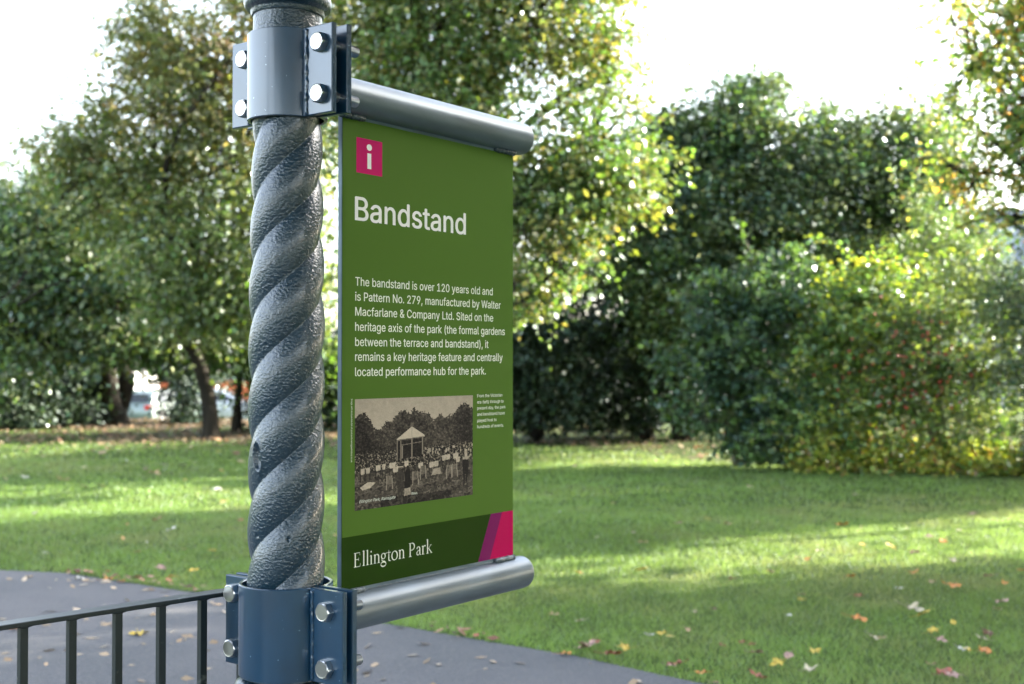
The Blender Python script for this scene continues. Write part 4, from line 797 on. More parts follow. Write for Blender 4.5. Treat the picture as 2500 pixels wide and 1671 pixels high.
# ---- trees on the left
tree('park_tree', 'big leafy tree at the far left with drooping teal leaves and a thick leaning trunk', 'tree', V(262, 965, 31)[:2], V(225, 800, 30), .33,
     [lobe(90, 620, 27, 190, 170), lobe(290, 700, 26.5, 190, 130), lobe(-60, 720, 27, 180, 150), lobe(190, 500, 28, 190, 140), lobe(20, 520, 28, 160, 110), lobe(100, 780, 26, 170, 90), lobe(380, 770, 27, 110, 70)],
     48000, .15, G_teal + G_mid + G_grey + G_olive[:2], droop=.9, per=40, clus=(.35, .7), m=M_shade_leaf, shoots=80, slen=1.1,
     extra=[([V(262, 965, 31.4), V(290, 880, 31.2), V(285, 800, 31)], .3, .16), ([V(40, 700, 24.6), V(110, 655, 24.4), V(170, 640, 24.4)], .035, .012), ([V(60, 620, 24.6), V(40, 650, 24.4), V(0, 690, 24)], .03, .02), ([V(120, 480, 24.8), V(150, 440, 24.6), V(175, 420, 24.6), V(215, 415, 24.6)], .045, .012)])
def autumn(pos, colr):
    t = np.clip((pos[:, 2] - 4.2) / 3.0 + .35 * rng.standard_normal(len(pos)), 0, 1)[:, None]
    return colr * t + pick(G_mid[:2] + G_olive[:2] + G_grey, len(pos)) * (1 - t)
tree('park_tree', 'tall autumn tree behind the column with brown tinted upper leaves and a curved bare trunk', 'tree', V(487, 1005, 25.4)[:2], V(408, 760, 25), .19,
     [lobe(380, 260, 25, 170, 150), lobe(300, 420, 25, 190, 140), lobe(500, 130, 25, 190, 150), lobe(560, 360, 24.5, 170, 170), lobe(430, 560, 24, 190, 130), lobe(640, -30, 25, 190, 130), lobe(620, 520, 24, 150, 130), lobe(560, 690, 23.8, 140, 110), lobe(160, 360, 25.5, 110, 90), lobe(700, 640, 24, 110, 130), lobe(690, 240, 25, 130, 200), lobe(350, 110, 25.5, 110, 80), lobe(455, 715, 24, 150, 85)],
     54000, .135, G_aut + G_olive + G_grey[:2], droop=.6, per=30, clus=(.26, .6), patch=autumn, shell=.35, shoots=90, slen=1.0,
     trunk_via=(V(480, 930, 25.4), V(462, 850, 25.3), V(440, 800, 25.2)), extra=[([V(440, 800, 25.2), V(520, 700, 25), V(600, 560, 25)], .12, .05)])
tree('slim_tree', 'slim dark trunked tree just left of the column base, behind the curved trunk', 'tree', V(543, 990, 27.6)[:2], V(548, 830, 27.6), .11,
     [lobe(560, 760, 27.5, 110, 80), lobe(640, 800, 27, 110, 90), lobe(700, 850, 27, 90, 90), lobe(500, 790, 28, 60, 40)], 9000, .16, G_mid, droop=.7, burst=0, shoots=12, slen=.5)

# ---- tree behind the sign
def sunlit_side(pos, colr):  # sunlight on the right side, put into the leaf colours as yellow
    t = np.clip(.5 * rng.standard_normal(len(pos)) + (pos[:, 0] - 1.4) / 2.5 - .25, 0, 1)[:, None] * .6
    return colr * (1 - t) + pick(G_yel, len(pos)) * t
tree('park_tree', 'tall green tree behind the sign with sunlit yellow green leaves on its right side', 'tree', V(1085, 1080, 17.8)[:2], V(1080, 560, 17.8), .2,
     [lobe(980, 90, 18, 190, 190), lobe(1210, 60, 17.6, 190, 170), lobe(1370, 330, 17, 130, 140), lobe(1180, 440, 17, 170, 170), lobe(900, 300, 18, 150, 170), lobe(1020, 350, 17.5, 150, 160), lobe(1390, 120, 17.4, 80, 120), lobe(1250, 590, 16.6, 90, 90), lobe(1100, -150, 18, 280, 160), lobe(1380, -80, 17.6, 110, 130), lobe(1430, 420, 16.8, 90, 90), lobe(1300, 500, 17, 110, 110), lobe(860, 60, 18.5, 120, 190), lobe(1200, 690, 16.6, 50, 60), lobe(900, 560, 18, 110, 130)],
     60000, .108, G_mid + G_olive, droop=.5, per=30, clus=(.24, .52), patch=sunlit_side, shell=.4, m=M_leaf, shoots=80, slen=.8,
     extra=[([V(1090, 770, 17.5), V(1180, 695, 16.8), V(1225, 662, 16.6), V(1290, 605, 16.5)], .055, .02), ([V(1180, 640, 16.8), V(1230, 640, 16.7)], .02, .01), ([V(1060, 580, 17.6), V(1190, 440, 17.2), V(1330, 330, 17)], .07, .02)])

# ---- dark evergreens in the recess right of the sign
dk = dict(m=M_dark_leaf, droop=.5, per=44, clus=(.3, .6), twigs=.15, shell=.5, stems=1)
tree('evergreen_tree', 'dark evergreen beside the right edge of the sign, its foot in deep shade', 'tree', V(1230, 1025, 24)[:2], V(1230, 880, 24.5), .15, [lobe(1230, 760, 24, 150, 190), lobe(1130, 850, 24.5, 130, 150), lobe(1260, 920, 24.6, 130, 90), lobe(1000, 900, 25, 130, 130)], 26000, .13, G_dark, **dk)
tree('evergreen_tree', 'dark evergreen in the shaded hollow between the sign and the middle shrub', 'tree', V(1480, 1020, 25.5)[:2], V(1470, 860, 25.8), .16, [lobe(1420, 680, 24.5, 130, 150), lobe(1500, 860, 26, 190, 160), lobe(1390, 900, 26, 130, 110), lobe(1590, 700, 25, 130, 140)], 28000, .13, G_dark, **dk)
# ---- the big dark mass of trees against the sky
up = dict(shoots=90, slen=.8, burst=22, m=M_shade_leaf, droop=.1, per=36, clus=(.28, .6), twigs=.2, shell=.45)
big = G_mid[:2] + G_teal + G_grey + [(.075, .10, .045), (.09, .115, .05)]
tree('bushy_tree', 'broad dense green tree with a pointed leafy top above the teal shrub', 'tree', V(1690, 1000, 25)[:2], V(1690, 800, 24.6), .22,
     [lobe(1720, 380, 23, 170, 140), lobe(1725, 250, 23.2, 60, 80, .6), lobe(1610, 330, 23.2, 100, 90), lobe(1690, 560, 22.4, 200, 150), lobe(1790, 470, 22.6, 130, 130), lobe(1700, 205, 23.2, 26, 45, .3), lobe(1755, 215, 23.2, 22, 40, .3)], 38000, .115, big, **up)
tree('bushy_tree', 'dense green tree whose crown meets the sunlit tree behind the sign', 'tree', V(1560, 1010, 25)[:2], V(1550, 800, 24.4), .2,
     [lobe(1530, 450, 22.8, 120, 150), lobe(1470, 580, 22.4, 130, 120), lobe(1580, 620, 22.2, 130, 110), lobe(1520, 340, 23.4, 60, 70, .7), lobe(1420, 520, 23, 80, 110), lobe(1560, 730, 23.4, 120, 90)], 26000, .12, big, **up)
tree('bushy_tree', 'dense green tree with ragged tips, just left of the sparse yellowing tree', 'tree', V(1930, 1010, 25)[:2], V(1930, 800, 24.6), .2,
     [lobe(1920, 440, 23, 140, 130), lobe(1890, 300, 23.4, 60, 70, .6), lobe(1990, 330, 23.4, 60, 70, .6), lobe(2050, 420, 23.2, 120, 120), lobe(2120, 350, 23.4, 90, 80), lobe(2150, 480, 23.2, 100, 110), lobe(1900, 590, 22.6, 160, 110), lobe(2060, 560, 23.4, 110, 120), lobe(1880, 245, 23.4, 18, 36, .3), lobe(1990, 262, 23.4, 18, 36, .3), lobe(1940, 275, 23.4, 16, 30, .3)], 38000, .11, big + G_olive[:2], **up)
# ---- shrubs in front
sh = dict(twigs=.45, stems=4, shell=.25, bark=M_twig, spray=.30, shoots=110, slen=.95, burst=30)
tree('shrub', 'large teal green shrub with long hanging sprays at the edge of the dark hollow', 'shrub', V(1720, 1060, 19)[:2], V(1715, 900, 19.2), .06,
     [lobe(1720, 830, 19, 100, 130), lobe(1620, 790, 18.6, 60, 70), lobe(1560, 830, 18.5, 45, 40), lobe(1800, 740, 19, 80, 90), lobe(1670, 690, 19.2, 60, 60), lobe(1825, 630, 19.4, 34, 60), lobe(1745, 640, 19.4, 40, 50), lobe(1800, 940, 18.4, 80, 90), lobe(1740, 970, 18.6, 70, 60), lobe(1640, 900, 18.5, 60, 50),
      lobe(1540, 935, 18.4, 34, 16, .3), lobe(1745, 1035, 18.3, 75, 26, .5), lobe(1600, 965, 18.4, 50, 26, .4), lobe(1690, 1010, 18.4, 40, 26, .4)],
     18000, .11, G_teal + G_mid[:2], droop=.7, per=22, clus=(.12, .32), m=M_shade_leaf, **sh)
tree('shrub', 'bright yellow green shrub catching the sun between the teal shrub and the berry bush', 'shrub', V(1960, 1068, 18.6)[:2], V(1950, 880, 18.6), .05,
     [lobe(1965, 750, 18.4, 80, 90), lobe(1880, 830, 18.2, 70, 90), lobe(1990, 615, 18.6, 20, 46, .25), lobe(1908, 690, 18.4, 22, 46, .25), lobe(2050, 640, 18.6, 16, 40, .2), lobe(2020, 660, 18.8, 60, 60), lobe(1930, 680, 18.8, 50, 60), lobe(1900, 970, 17.8, 90, 80), lobe(2050, 760, 18.8, 50, 80), lobe(1850, 760, 18.6, 40, 50), lobe(1960, 890, 18.2, 70, 80)],
     15500, .092, G_yel[:2] + G_mid, droop=.5, per=22, clus=(.12, .32), m=M_leaf_thin, **sh)  # low sun painted in: yellow leaves mixed among the green
tree('berry_bush', 'twiggy olive green bush dotted with red berries at the right edge of the lawn', 'shrub', V(2150, 1078, 18)[:2], V(2150, 930, 18.2), .04,
     [lobe(2130, 810, 18.2, 110, 110), lobe(2165, 650, 18.4, 26, 56, .3), lobe(2265, 615, 18.6, 34, 60, .3), lobe(2095, 690, 18.4, 18, 40, .2), lobe(2050, 880, 18, 80, 110), lobe(2220, 880, 18, 110, 110), lobe(2240, 720, 18.6, 100, 90), lobe(2110, 970, 17.8, 110, 60), lobe(2250, 990, 17.8, 80, 50)],
     17500, .08, G_mid + G_yel[:1] + G_grey + G_olive[:2], droop=.3, per=22, clus=(.12, .32), m=M_leaf_thin, **dict(sh, stems=12, twigs=.4))
tree('shrub', 'tall feathery grey green shrub cut by the right edge of the photo', 'shrub', V(2370, 1070, 17)[:2], V(2365, 900, 17.2), .05,
     [lobe(2350, 780, 17, 80, 150), lobe(2360, 650, 17.4, 80, 90), lobe(2280, 650, 18, 60, 60), lobe(2380, 930, 16.8, 60, 100), lobe(2460, 780, 17, 80, 250)],
     13000, .085, G_grey + G_teal, droop=.2, per=22, clus=(.16, .42), m=M_shade_leaf, aspect=.4, **dict(sh, stems=6))
tree('slender_tree', 'slender pale green feathery sapling rising above the berry bush', 'tree', V(2150, 1060, 20.5)[:2], V(2145, 640, 20.8), .05,
     [lobe(2135, 560, 20.8, 55, 100, .6), lobe(2180, 640, 20.8, 70, 70), lobe(2100, 660, 20.6, 50, 60), lobe(2120, 480, 20.8, 24, 50, .3), lobe(2230, 600, 20.8, 60, 60)], 8500, .085, G_grey + G_mid[:3], m=M_leaf, aspect=.35, per=24, clus=(.15, .4), shell=.1)
# red berries belong to the berry bush
def berries():
    n = 170; x = rng.normal(2110, 85, n); y = rng.normal(850, 85, n); mb = MB()
    for a, b in zip(x, y):
        c = np.array(V(a, b, 16.8 + rng.uniform(-.3, .5))); r = rng.uniform(.013, .024)
        mb.add([c + r * np.array(p) for p in ((1, 0, 0), (-1, 0, 0), (0, 1, 0), (0, -1, 0), (0, 0, 1), (0, 0, -1))], [(0, 2, 4), (2, 1, 4), (1, 3, 4), (3, 0, 4), (2, 0, 5), (1, 2, 5), (3, 1, 5), (0, 3, 5)])
    bush = bpy.data.objects['berry_bush']
    o = mb.build('red_berries', mat('red berry', (.35, .03, .02), .35), bush, smooth=True, M=Matrix.Translation(-Vector(bush.location))); tag(o, kind='stuff')
berries()
def glow_undergrowth():  # low yellow leaves added to carry the sun's glow at the bushes' foot
    n = 15000; x = rng.uniform(4.1, 9.5, n); y = 18.3 - .16 * (x - 3) + rng.normal(0, .45, n); k = .5 + .5 * nz(x, y, 44, 2.2)
    z = rng.uniform(0, 1, n)**1.5 * (.15 + .55 * k)
    keep = (rng.uniform(0, 1, n) < .3 + .7 * k); p = np.stack([x, y, z + .03], -1)[keep]; m = len(p)
    c = pick(G_yel + G_mid[:2] + [(.24, .15, .06)], m)
    tag(link('glow_undergrowth', np_mesh('glow_undergrowth', leaves(p, rng.standard_normal((m, 3)) * .5, .10, c, .2), 4, c), M_leaf_thin), kind='stuff')
glow_undergrowth()
# ---- sparse yellowing tree top right
def orange(pos, colr):
    t = (rng.uniform(0, 1, len(pos)) < .13 + .2 * np.sin(pos[:, 0] * 2.3) * np.sin(pos[:, 2] * 2.1))[:, None]
    return np.where(t, pick([(.30, .17, .03), (.26, .13, .03), (.24, .20, .05)], len(pos)), colr)
tree('park_tree', 'sparse yellowing tree at the top right corner with sky showing through its leaves', 'tree', V(2560, 1080, 18.5)[:2], V(2520, 500, 18), .18,
     [lobe(2250, 130, 17, 110, 140), lobe(2340, 300, 16.5, 120, 130), lobe(2170, 250, 17.5, 60, 70), lobe(2330, 30, 16.5, 130, 120), lobe(2230, 400, 17, 120, 80), lobe(2420, 180, 16.5, 120, 250), lobe(2310, 500, 17, 90, 70), lobe(2180, -20, 17, 110, 70)],
     9500, .105, G_mid + G_olive, droop=.5, per=14, clus=(.25, .6), patch=orange, shell=.15, m=M_glare_leaf, twigs=.6,
     extra=[([V(2520, 500, 18), V(2400, 540, 17.2), V(2340, 525, 17), V(2280, 480, 17)], .06, .015), ([V(2520, 420, 18), V(2380, 260, 17), V(2250, 130, 17)], .07, .02)])

# ---- undergrowth and far hedge on the left
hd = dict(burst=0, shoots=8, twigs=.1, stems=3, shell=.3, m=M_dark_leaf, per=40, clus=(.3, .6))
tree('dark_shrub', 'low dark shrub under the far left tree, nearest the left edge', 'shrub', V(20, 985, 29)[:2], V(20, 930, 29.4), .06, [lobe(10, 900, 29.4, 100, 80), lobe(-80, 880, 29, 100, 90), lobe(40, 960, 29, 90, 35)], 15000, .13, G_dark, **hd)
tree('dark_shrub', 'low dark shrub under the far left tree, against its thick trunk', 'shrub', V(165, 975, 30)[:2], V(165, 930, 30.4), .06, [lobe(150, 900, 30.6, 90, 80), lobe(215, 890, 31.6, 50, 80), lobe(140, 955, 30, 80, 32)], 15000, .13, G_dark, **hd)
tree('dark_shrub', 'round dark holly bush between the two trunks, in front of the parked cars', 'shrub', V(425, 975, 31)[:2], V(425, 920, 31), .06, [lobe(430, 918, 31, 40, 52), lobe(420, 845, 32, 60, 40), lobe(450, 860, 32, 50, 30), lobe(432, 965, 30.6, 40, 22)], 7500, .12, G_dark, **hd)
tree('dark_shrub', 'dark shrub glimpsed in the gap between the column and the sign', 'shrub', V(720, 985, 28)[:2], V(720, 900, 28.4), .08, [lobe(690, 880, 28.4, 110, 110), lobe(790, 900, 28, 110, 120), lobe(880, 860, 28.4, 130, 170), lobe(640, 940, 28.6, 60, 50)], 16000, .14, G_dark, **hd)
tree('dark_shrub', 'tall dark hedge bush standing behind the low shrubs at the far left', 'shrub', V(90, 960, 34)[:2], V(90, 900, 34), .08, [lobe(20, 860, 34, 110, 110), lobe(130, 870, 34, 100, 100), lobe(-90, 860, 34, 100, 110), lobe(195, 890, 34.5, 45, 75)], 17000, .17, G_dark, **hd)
def far_wood():
    L = [(x, 66 + 4 * math.sin(x), .8 + 1.0 * math.sin(x * 1.7), 4.5, 3, 4.2 + 1.2 * math.sin(x * .9)) for x in range(-44, 46, 4)]
    v, c, cc, li = crown(L, 42000, .42, G_dark + G_mid[:2], per=40, clus=(.7, 1.4), shell=.5)
    tag(link('far_wood', np_mesh('far_wood', v, 4, c), M_dark_leaf), kind='stuff')
far_wood()

# ---- trees out of frame on the right that shade the lawn and the sign
def sun_pos(s, r): return (s * -.407 + r * .914, s * .914 + r * .407)
def shade_tree(s, r, R_, zc, rz, n, first=[]):
    x, y = sun_pos(s, r)
    if not first:
        t = tree('shade_tree', 'spreading tree standing outside the photo on the sunny side, shading the lawn', 'tree', (x, y), (x, y, 2.4), .24,
                 [(x, y, zc, R_, R_, rz)] + [(x + R_ * .75 * math.cos(a), y + R_ * .75 * math.sin(a), zc + rz * .3 * math.sin(a * 2), R_ * .62, R_ * .62, rz * .75) for a in (0, 1.1, 2.2, 3.3, 4.4, 5.4)],
                 n, .24, G_mid, per=40, clus=(.4, .8), shell=.2, twigs=.1, group='shade trees outside the photo')
        first.append((t, x, y)); return
    t = first[0][0]; c = t.copy(); col.objects.link(c)
    c.location = (x, y, t.location.z); c.rotation_euler[2] = rng.uniform(0, 6.28); k = R_ / 3.2; c.scale = (k, k, 1)
    for ch in t.children: d = ch.copy(); col.objects.link(d); d.parent = c
shade_tree(3.4, 13.5, 3.2, 5.2, 3.2, 26000)
for s, r, R_ in ((-.9, 13, 3.4), (1.0, 17.5, 3.6), (-4.5, 13, 3.4), (4.3, 18.5, 2.7), (11.0, 17.0, 1.45), (11.4, 20.5, 1.2), (-8.5, 14, 3.4), (4.9, 23, 2.2)): shade_tree(s, r, R_, 0, 0, 0)
hx_, hy_ = sun_pos(8.9, 20)
tree('shade_tree', 'tall slim tree standing outside the photo on the sunny side, its crown held high', 'tree', (hx_, hy_), (hx_, hy_, 7), .1, [(hx_, hy_, 8.4, 1.5, 1.5, 2.3), (hx_ - .5, hy_ + .6, 9.6, 1.2, 1.2, 1.4)], 9000, .22, G_mid, per=40, clus=(.4, .7), shell=.2, twigs=.1, group='shade trees outside the photo')
# the bandstand round the viewer: its other columns and its roof, wholly outside the photo
bs = empty('bandstand', (1.09, -1.56, 0)); tag(bs, 'octagonal bandstand roof on slim iron columns, standing around and above the viewer outside the photo', 'bandstand')
a0 = math.atan2(CY + 1.56, CX - 1.09); RB = math.hypot(CY + 1.56, CX - 1.09)
mb = MB(); P = [(1.12 * RB * math.cos(a0 + k * math.pi / 4), 1.12 * RB * math.sin(a0 + k * math.pi / 4)) for k in range(8)]
mb.add([(x, y, 3.5) for x, y in P] + [(x, y, 3.7) for x, y in P] + [(0, 0, 5.6), (0, 0, 4.6)], [(k, (k + 1) % 8, 8 + (k + 1) % 8, 8 + k) for k in range(8)] + [(8 + k, 8 + (k + 1) % 8, 16) for k in range(8)] + [((k + 1) % 8, k, 17) for k in range(8)])
mb.build('roof', mat('roof boards', (.09, .085, .075), .8), bs, smooth=False)
for k in range(1, 8):
    a = a0 + k * math.pi / 4; x, y = RB * math.cos(a), RB * math.sin(a)
    MB().tube([(x, y, 0), (x, y, .2), (x, y, .21), (x, y, 3.3), (x, y, 3.31), (x, y, 3.5)], [.15, .15, .07, .062, .11, .11], 20).build('column', M_cast, bs, smooth=40)
# ---------------------------------------------------------------- beyond the trees: parked vehicles, wall, house
M_silver = mat('silver car paint', (.55, .58, .62), .3, .5, .5, .6)
M_van = mat('white van paint', (.8, .8, .8), .35, 0, .5, .4)
M_glass = mat('dark car glass', (.02, .025, .03), .08, 0, .6)
M_tyre = mat('tyre rubber', (.02, .02, .02), .8)
M_red = mat('red lamp', (.55, .02, .015), .25, 0, .5, .5)
M_brick = mat('orange brick', (.48, .13, .045), .85); vary(M_brick, (.36, .09, .035), 6)
M_trim = mat('black trim', (.025, .025, .028), .5)

def extrude(profile, w, inset=0.0, h0=0, h1=1):
    """side outline (x, z) swept across y with tumblehome above h0"""
    mb = MB(); n = len(profile); vs = []
    rows = [(-w, 1), (-w * .93, 0), (w * .93, 0), (w, 1)]
    for y, _ in [(-1, 0), (1, 0)]:
        for x, z in profile:
            t = min(1, max(0, (z - h0) / (h1 - h0))); vs.append((x, y * (w - inset * t), z))
    mb.add(vs, [tuple(range(n))[::-1], tuple(range(n, 2 * n))] + [(i, (i + 1) % n, n + (i + 1) % n, n + i) for i in range(n)])
    return mb
def wheel(root, x, y, r):
    t = MB().tube([(x, y - .1, r), (x, y - .07, r), (x, y + .07, r), (x, y + .1, r)], [r * .9, r, r, r * .9], 24).build('tyre', M_tyre, None, smooth=40)
    rim = MB().tube([(x, y - .105, r), (x, y + .105, r)], [r * .6, r * .6], 18).build('rim', M_silver, None, smooth=40)
    w_ = empty('wheel', (0, 0, 0)); w_.parent = root; t.parent = w_; rim.parent = w_
def car(label, x, y, rz, body_m, z):
    root = empty('parked_car', (x, y, z), rz); tag(root, label, 'car', 'cars parked beyond the trees')
    low = [(-2.05, .28), (-2.1, .5), (-2.06, .82), (-1.95, .95), (-.95, 1.0), (.95, .97), (1.75, .86), (2.05, .70), (2.12, .45), (2.05, .27)]
    extrude(low, .87, .06, .5, 1).build('body', body_m, root, bevel=.05, smooth=40)
    cab = [(-2.0, .93), (-1.72, 1.30), (-1.35, 1.44), (-.3, 1.48), (.25, 1.40), (1.15, .93)]
    extrude(cab, .80, .2, .93, 1.48).build('roof', body_m, root, bevel=.04, smooth=40)
    for s in (-1, 1):
        g = [(-1.62, .98), (-1.45, 1.30), (-.75, 1.38), (-.75, .98)]; g2 = [(-.68, .98), (-.68, 1.38), (-.25, 1.39), (.12, 1.33), (.85, .98)]
        for q in (g, g2):
            mb = MB(); f = lambda zz: .80 - .2 * (zz - .93) / .55 + .006
            mb.add([(px, s * f(pz), pz) for px, pz in q], [tuple(range(len(q)))]); mb.build('window', M_glass, root, smooth=False)
        MB().box(-2.09, -1.93, s * .62 - .14, s * .62 + .14, .66, .86).build('tail_lamp', M_red, root, bevel=.03)
        MB().box(1.86, 2.07, s * .6 - .16, s * .6 + .16, .56, .72).build('headlamp', M_van, root, bevel=.03)
        MB().box(.72, .9, s * .93 - .1, s * .93 + .1, .95, 1.08).build('door_mirror', body_m, root, bevel=.03)
    mb = MB(); mb.add([(1.10, -.66, .965), (1.10, .66, .965), (.32, .56, 1.385), (.32, -.56, 1.385)], [(0, 1, 2, 3)])
    for i, p in enumerate(mb.v): mb.v[i] = (p[0] + .03, p[1], p[2] + .03)
    mb.build('windscreen', M_glass, root, smooth=False)
    MB().add([(-1.99, -.6, 1.0), (-1.99, .6, 1.0), (-1.80, .52, 1.30), (-1.80, -.52, 1.30)], [(0, 3, 2, 1)]).build('rear_window', M_glass, root, smooth=False)
    for wx in (-1.3, 1.32):
        for s in (-1, 1): wheel(root, wx, s * .8, .31)
    return root
ZR = -1.0
xa, ya, _ = V(500, 930, 52)
car('silver car parked beyond the trees, seen side on behind the curved trunk', xa, ya, .12, M_silver, ZR)
xa, ya, _ = V(346, 930, 50)
car('grey car beyond the trees, its red tail lamp showing beside the white van', xa, ya + 1.2, 1.35, mat('grey green car paint', (.20, .25, .24), .35, .3, .5, .4), ZR)
xa, ya, _ = V(268, 930, 53)
van = empty('parked_van', (xa, ya + 1.2, ZR), 1.45); tag(van, 'white van parked beyond the trees, half hidden by the thick leaning trunk', 'van')
extrude([(-2.5, .35), (-2.52, 1.0), (-2.45, 2.1), (-2.35, 2.2), (1.0, 2.2), (1.3, 2.1), (1.75, 1.25), (2.35, 1.05), (2.5, .8), (2.5, .35)], .95, .1, 1, 2.2).build('body', M_van, van, bevel=.06, smooth=40)
for s in (-1, 1):
    MB().box(-2.55, -2.44, s * .80 - .09, s * .80 + .09, .95, 1.45).build('tail_lamp', M_red, van, bevel=.02)
    MB().box(-2.53, -2.46, s * .42 - .33, s * .42 + .33, 1.4, 1.95).build('rear_window', M_glass, van, bevel=.02)
    for wx in (-1.6, 1.6): wheel(van, wx, s * .86, .34)
wl = empty('brick_wall', (V(430, 930, 57)[0], 57, ZR)); tag(wl, 'orange brick garden wall glimpsed above the parked cars', 'wall')
MB().box(-3.6, 4.5, -.12, .12, 0, 1.75).build('brickwork', M_brick, wl); MB().box(-3.65, 4.55, -.17, .17, 1.75, 1.85).build('coping', M_trim, wl, bevel=.02)

hx, hy, _ = V(2345, 560, 48)
hs = empty('house', (hx, hy, 0)); tag(hs, 'distant house with a blue grey roof glimpsed through the leaves at the right edge', 'house')
M_render = mat('pale render', (.5, .5, .48), .9); M_slate = mat('blue grey slate', (.20, .24, .30), .6); vary(M_slate, (.15, .18, .23), 3, stretch=(1, 1, 6))
MB().box(-4, 5, -3, 3, 0, 4.6).build('wall', M_render, hs)
rf = MB(); rf.add([(-4.3, -3.4, 4.5), (5.3, -3.4, 4.5), (5.3, 3.4, 4.5), (-4.3, 3.4, 4.5), (-4.3, 0, 7.6), (5.3, 0, 7.6)], [(0, 1, 5, 4), (2, 3, 4, 5), (0, 4, 3), (1, 2, 5), (0, 3, 2, 1)]); r_ = rf.build('roof', M_slate, hs)
MB().box(2.6, 3.4, -.4, .4, 6.2, 8.5).build('chimney', M_brick, r_)
for x in (-2.5, .5, 3.2):
    wd = MB().box(x - .5, x + .5, -3.06, -2.98, 2.6, 3.9).build('window', M_van, hs); MB().box(x - .42, x + .42, -3.075, -3.055, 2.68, 3.82).build('pane', M_glass, wd)

# ---------------------------------------------------------------- fallen leaves
def leaf_shape(kind, seed):
    """curled fallen leaf about 1 unit across, built as a small fan of lobes"""
    rr = random.Random(seed); mb = MB(); outline = []
    if kind == 'maple':
        tips = [(-2.3, .62), (-1.25, .9), (0, 1.05), (1.25, .9), (2.3, .62)]
        outline.append((-2.85, .22))
        for i, (a, r) in enumerate(tips):
            for da, k in ((-.36, .55), (-.2, .72), (-.14, .70), (0, 1), (.14, .70), (.2, .72), (.36, .55)): outline.append((a + da, r * k * rr.uniform(.93, 1.07)))
        outline.append((2.85, .22))
    else:
        for i in range(22):
            t = i / 22 * 2 * math.pi; outline.append((t, .95 * (.42 + .58 * abs(math.cos(t / 2)) ** .9) * (.75 if math.cos(t) < 0 else 1) * (1 - .35 * abs(math.sin(t)))))
    cx_, cy_ = rr.uniform(.25, .7), rr.uniform(-.4, .6); P = []
    for lay, k in enumerate((0, .5, 1)):
        for a, r in (outline if k else [(0, 0)]):
            x, y = math.sin(a) * r * k * .5, math.cos(a) * r * k * .5
            z = cx_ * x * x + cy_ * y * y * .9 + .06 * math.sin(5 * a + seed) * k + .05 * abs(x) 
            P.append((x, y, z + .03))
    n = len(outline)
    fs = [(0, 1 + i, 1 + (i + 1) % n) for i in range(n)] + [(1 + i, 1 + n + i, 1 + n + (i + 1) % n, 1 + (i + 1) % n) for i in range(n)]
    mb.add(P, fs)
    mb.tube([(0, 0, .035), (.02, -.35, .04), (.05, -.62, .10)], [.012, .012, .009], 5)
    return mb
COLS = {'cream': (.52, .45, .30), 'yellow': (.55, .40, .05), 'orange': (.55, .21, .04), 'brown': (.14, .07, .03), 'tan': (.38, .26, .13), 'pinkish': (.42, .26, .21), 'russet': (.30, .08, .04), 'whitish': (.58, .57, .50)}
PROTO = {}
for cn, c in COLS.items():
    m = mat(cn + ' fallen leaf', c, .6); vary(m, tuple(v * .55 for v in c), 6, .45, .6)
    for k, (kind, sd_) in enumerate((('maple', 1), ('oval', 2), ('maple', 7))):
        mb = leaf_shape(kind, sd_ + len(PROTO)); me = bpy.data.meshes.new('fallen_leaf'); me.from_pydata(mb.v, [], mb.f); me.materials.append(m); me.polygons.foreach_set('use_smooth', [True] * len(me.polygons)); PROTO[cn, k] = me
ORD = 'first second third fourth fifth sixth seventh eighth ninth tenth eleventh twelfth thirteenth fourteenth fifteenth sixteenth seventeenth'.split()
def q6(x, y): return (1240 + x * .537, 1080 + y * .537)
lv = []   # (photo x, photo y, colour, size m, shape)
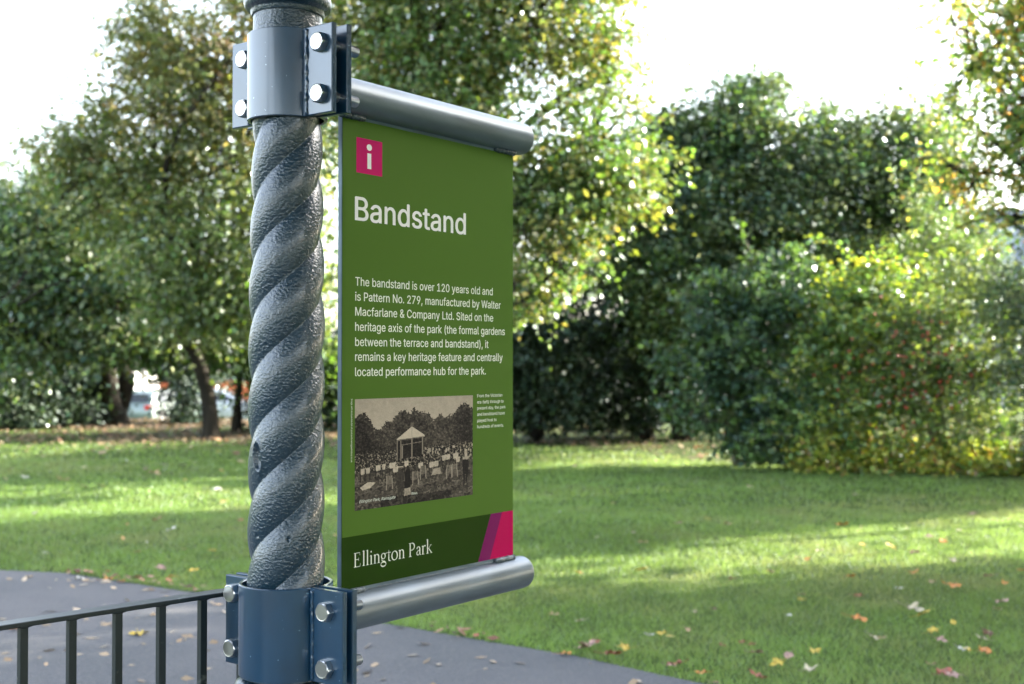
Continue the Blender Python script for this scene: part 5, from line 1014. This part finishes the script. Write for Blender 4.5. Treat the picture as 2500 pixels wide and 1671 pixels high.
for x, y, c, s in ((1520, 385, 'orange', .17), (1600, 478, 'yellow', .11), (1740, 488, 'yellow', .15), (1845, 512, 'brown', .16), (1978, 458, 'orange', .12), (1910, 438, 'pinkish', .13), (610, 595, 'yellow', .14), (315, 607, 'orange', .09),
                   (1020, 637, 'tan', .10), (935, 777, 'brown', .07), (1325, 710, 'brown', .09), (1332, 733, 'yellow', .08), (1585, 715, 'russet', .10), (1575, 818, 'orange', .15), (1825, 772, 'cream', .18), (1872, 802, 'yellow', .13), (2030, 668, 'orange', .14), (1985, 660, 'orange', .10),
                   (1928, 650, 'tan', .09), (2235, 742, 'pinkish', .15), (1925, 877, 'yellow', .12), (1952, 916, 'pinkish', .10), (2022, 843, 'yellow', .07), (2175, 890, 'brown', .12), (2160, 916, 'cream', .11), (2152, 970, 'orange', .14), (2090, 964, 'yellow', .07), (2055, 960, 'whitish', .10),
                   (1650, 903, 'cream', .10), (1692, 910, 'tan', .08), (1390, 973, 'yellow', .11), (1277, 985, 'pinkish', .10), (1230, 1021, 'yellow', .12), (1360, 1056, 'cream', .12), (1965, 1072, 'russet', .15), (2010, 1082, 'pinkish', .12), (1130, 1087, 'russet', .13), (1118, 976, 'pinkish', .12), (1097, 941, 'russet', .07),
                   (1066, 928, 'russet', .06), (972, 944, 'russet', .07), (705, 888, 'yellow', .09), (532, 955, 'yellow', .12), (335, 829, 'cream', .10), (207, 801, 'tan', .10), (365, 940, 'pinkish', .15), (340, 955, 'pinkish', .13), (395, 928, 'russet', .10), (462, 984, 'russet', .15), (768, 1028, 'russet', .14), (735, 1036, 'pinkish', .09), (885, 1070, 'orange', .09), (250, 963, 'orange', .10),
                   (1840, 608, 'orange', .11), (1552, 626, 'orange', .10), (2187, 623, 'pinkish', .12), (1775, 680, 'whitish', .11), (2327, 597, 'orange', .09), (990, 384, 'tan', .13), (905, 361, 'yellow', .09), (780, 384, 'pinkish', .12), (1272, 806, 'whitish', .06), (1356, 549, 'orange', .09), (1312, 539, 'tan', .07), (1418, 507, 'cream', .12), (610, 472, 'tan', .14), (2110, 334, 'pinkish', .14), (1190, 603, 'tan', .1), (2245, 657, 'orange', .08), (2025, 553, 'cream', .10), (2215, 777, 'cream', .1), (1915, 1030, 'tan', .08), (640, 895, 'whitish', .08), (810, 868, 'tan', .07)):
    lv.append((*q6(x, y), c, s, 'right of the sign'))
for x, y, c, s in ((398, 1395, 'pinkish', .13), (473, 1402, 'yellow', .12), (424, 1416, 'orange', .08), (534, 1203, 'whitish', .20), (418, 1298, 'whitish', .16), (388, 1272, 'tan', .18), (376, 1159, 'tan', .26), (519, 1351, 'yellow', .1), (590, 1273, 'russet', .1), (155, 1174, 'tan', .24), (60, 1168, 'whitish', .16), (300, 1421, 'orange', .1), (262, 1416, 'orange', .12), (193, 1414, 'whitish', .12), (335, 1355, 'tan', .1), (115, 1357, 'whitish', .08), (247, 1189, 'brown', .16), (205, 1190, 'brown', .15)):
    lv.append((x, y, c, s, 'left of the column'))
for x, y, c, s in ((342, 1548, 'yellow', .15), (41, 1536, 'orange', .12), (380, 1502, 'tan', .07), (75, 1410, 'tan', .08)):
    lv.append((x, y, c, s, 'on tarmac behind the railing'))
count = {}
for c_, a_ in {(l[2], l[4]) for l in lv}: count[c_, a_] = sorted([l for l in lv if l[2] == c_ and l[4] == a_])
for i, l in enumerate(lv):
    px, py, c, s, area = l
    d = EYE * F / (py - 885); x, y = (px - 1250) / F * d, d
    k = i % 3; size = s * 1.0
    o = bpy.data.objects.new('fallen_leaf', PROTO[c, k]); col.objects.link(o)
    on_path = y < edge_y(x); rr = random.Random(i)
    o.location = (x, y, float(ground_z(x, y)) + (.008 if on_path else .03)); o.scale = (size, size, size)
    o.rotation_euler = (rr.uniform(-.35, .35) * (.3 if on_path else 1), rr.uniform(-.35, .35) * (.3 if on_path else 1), rr.uniform(0, 6.28))
    same = count[c, area]; kth = same.index(l)
    sz = 'large ' if s >= .15 else ('small ' if s < .085 else '')
    if len(same) == 1: lab = f'{sz}{c} fallen leaf, the only {c} one {area}'
    elif kth == 0: lab = f'{sz}{c} fallen leaf, leftmost of the {c} ones {area}'
    elif kth == len(same) - 1: lab = f'{sz}{c} fallen leaf, rightmost of the {c} ones {area}'
    else: lab = f'{sz}{c} fallen leaf, {ORD[kth]} from left of the {c} ones {area}'
    tag(o, lab, 'fallen leaf', 'fallen leaves on the lawn and path')

def scatter(name, n, fn, size, pal, z, lift=.01):
    x, y, s = fn(n); m = len(x)
    c = np.stack([x, y, ground_z(x, y) + z + rng.uniform(0, lift, m)], -1)
    ax = rng.standard_normal((m, 3)); ax[:, 2] *= .18; ax /= np.linalg.norm(ax, axis=1, keepdims=True)
    nr = np.stack([rng.normal(0, .3, m), rng.normal(0, .3, m), np.ones(m)], -1); sd_ = np.cross(ax, nr)
    L = (size * s * rng.uniform(.5, 1.3, m))[:, None]; W = L * rng.uniform(.15, .4, (m, 1))
    P = np.stack([c - ax * L * .5, c + sd_ * W, c + ax * L * .5, c - sd_ * W], 1).reshape(-1, 3)
    o = link(name, np_mesh(name, P, 4, pick(pal, m, .25)), M_litter); tag(o, kind='stuff'); return o
def under(n):
    y = rng.uniform(17, 34, n); x = rng.uniform(-15, 12, n); k = rng.uniform(0, 1, n) < (bare(x, y) * .9 + .012) * np.where(x > -2, .22, 1)
    return x[k], y[k], np.ones(k.sum())
scatter('leaf_litter', 60000, under, .14, [(.16, .10, .06), (.22, .14, .085), (.11, .07, .045), (.28, .20, .13), (.20, .16, .10)], .02, .06)
def flecks(n):
    y = np.sqrt(rng.uniform(36, 27**2, n)); x = rng.uniform(-.46, .46, n) * y; k = (y > edge_y(x)) & (rng.uniform(0, 1, n) < .35 + .5 * (x < -2) )
    return x[k], y[k], .4 + .035 * y[k]
scatter('leaf_fragments', 420, flecks, .085, [(.5, .45, .32), (.42, .32, .2), (.35, .22, .1), (.55, .53, .45), (.4, .3, .06)], .03, .03)
def onpath(n):
    x = rng.uniform(-6, 3, n); y = rng.uniform(2.6, 9.5, n); k = y < edge_y(x) - .03
    return x[k], y[k], np.ones(k.sum())
scatter('path_debris', 900, onpath, .075, [(.36, .28, .19), (.30, .22, .14), (.42, .34, .25), (.26, .19, .12)], .007, .003)
def rim(n):
    x = rng.uniform(-5, 3, n); y = edge_y(x) + rng.normal(.02, .06, n); k = nz(x, y, 31, 3) > -.1
    return x[k], y[k], np.ones(k.sum())
scatter('edge_litter', 260, rim, .08, [(.24, .08, .045), (.28, .14, .08), (.18, .08, .05), (.30, .18, .12), (.14, .07, .05)], .015, .02)
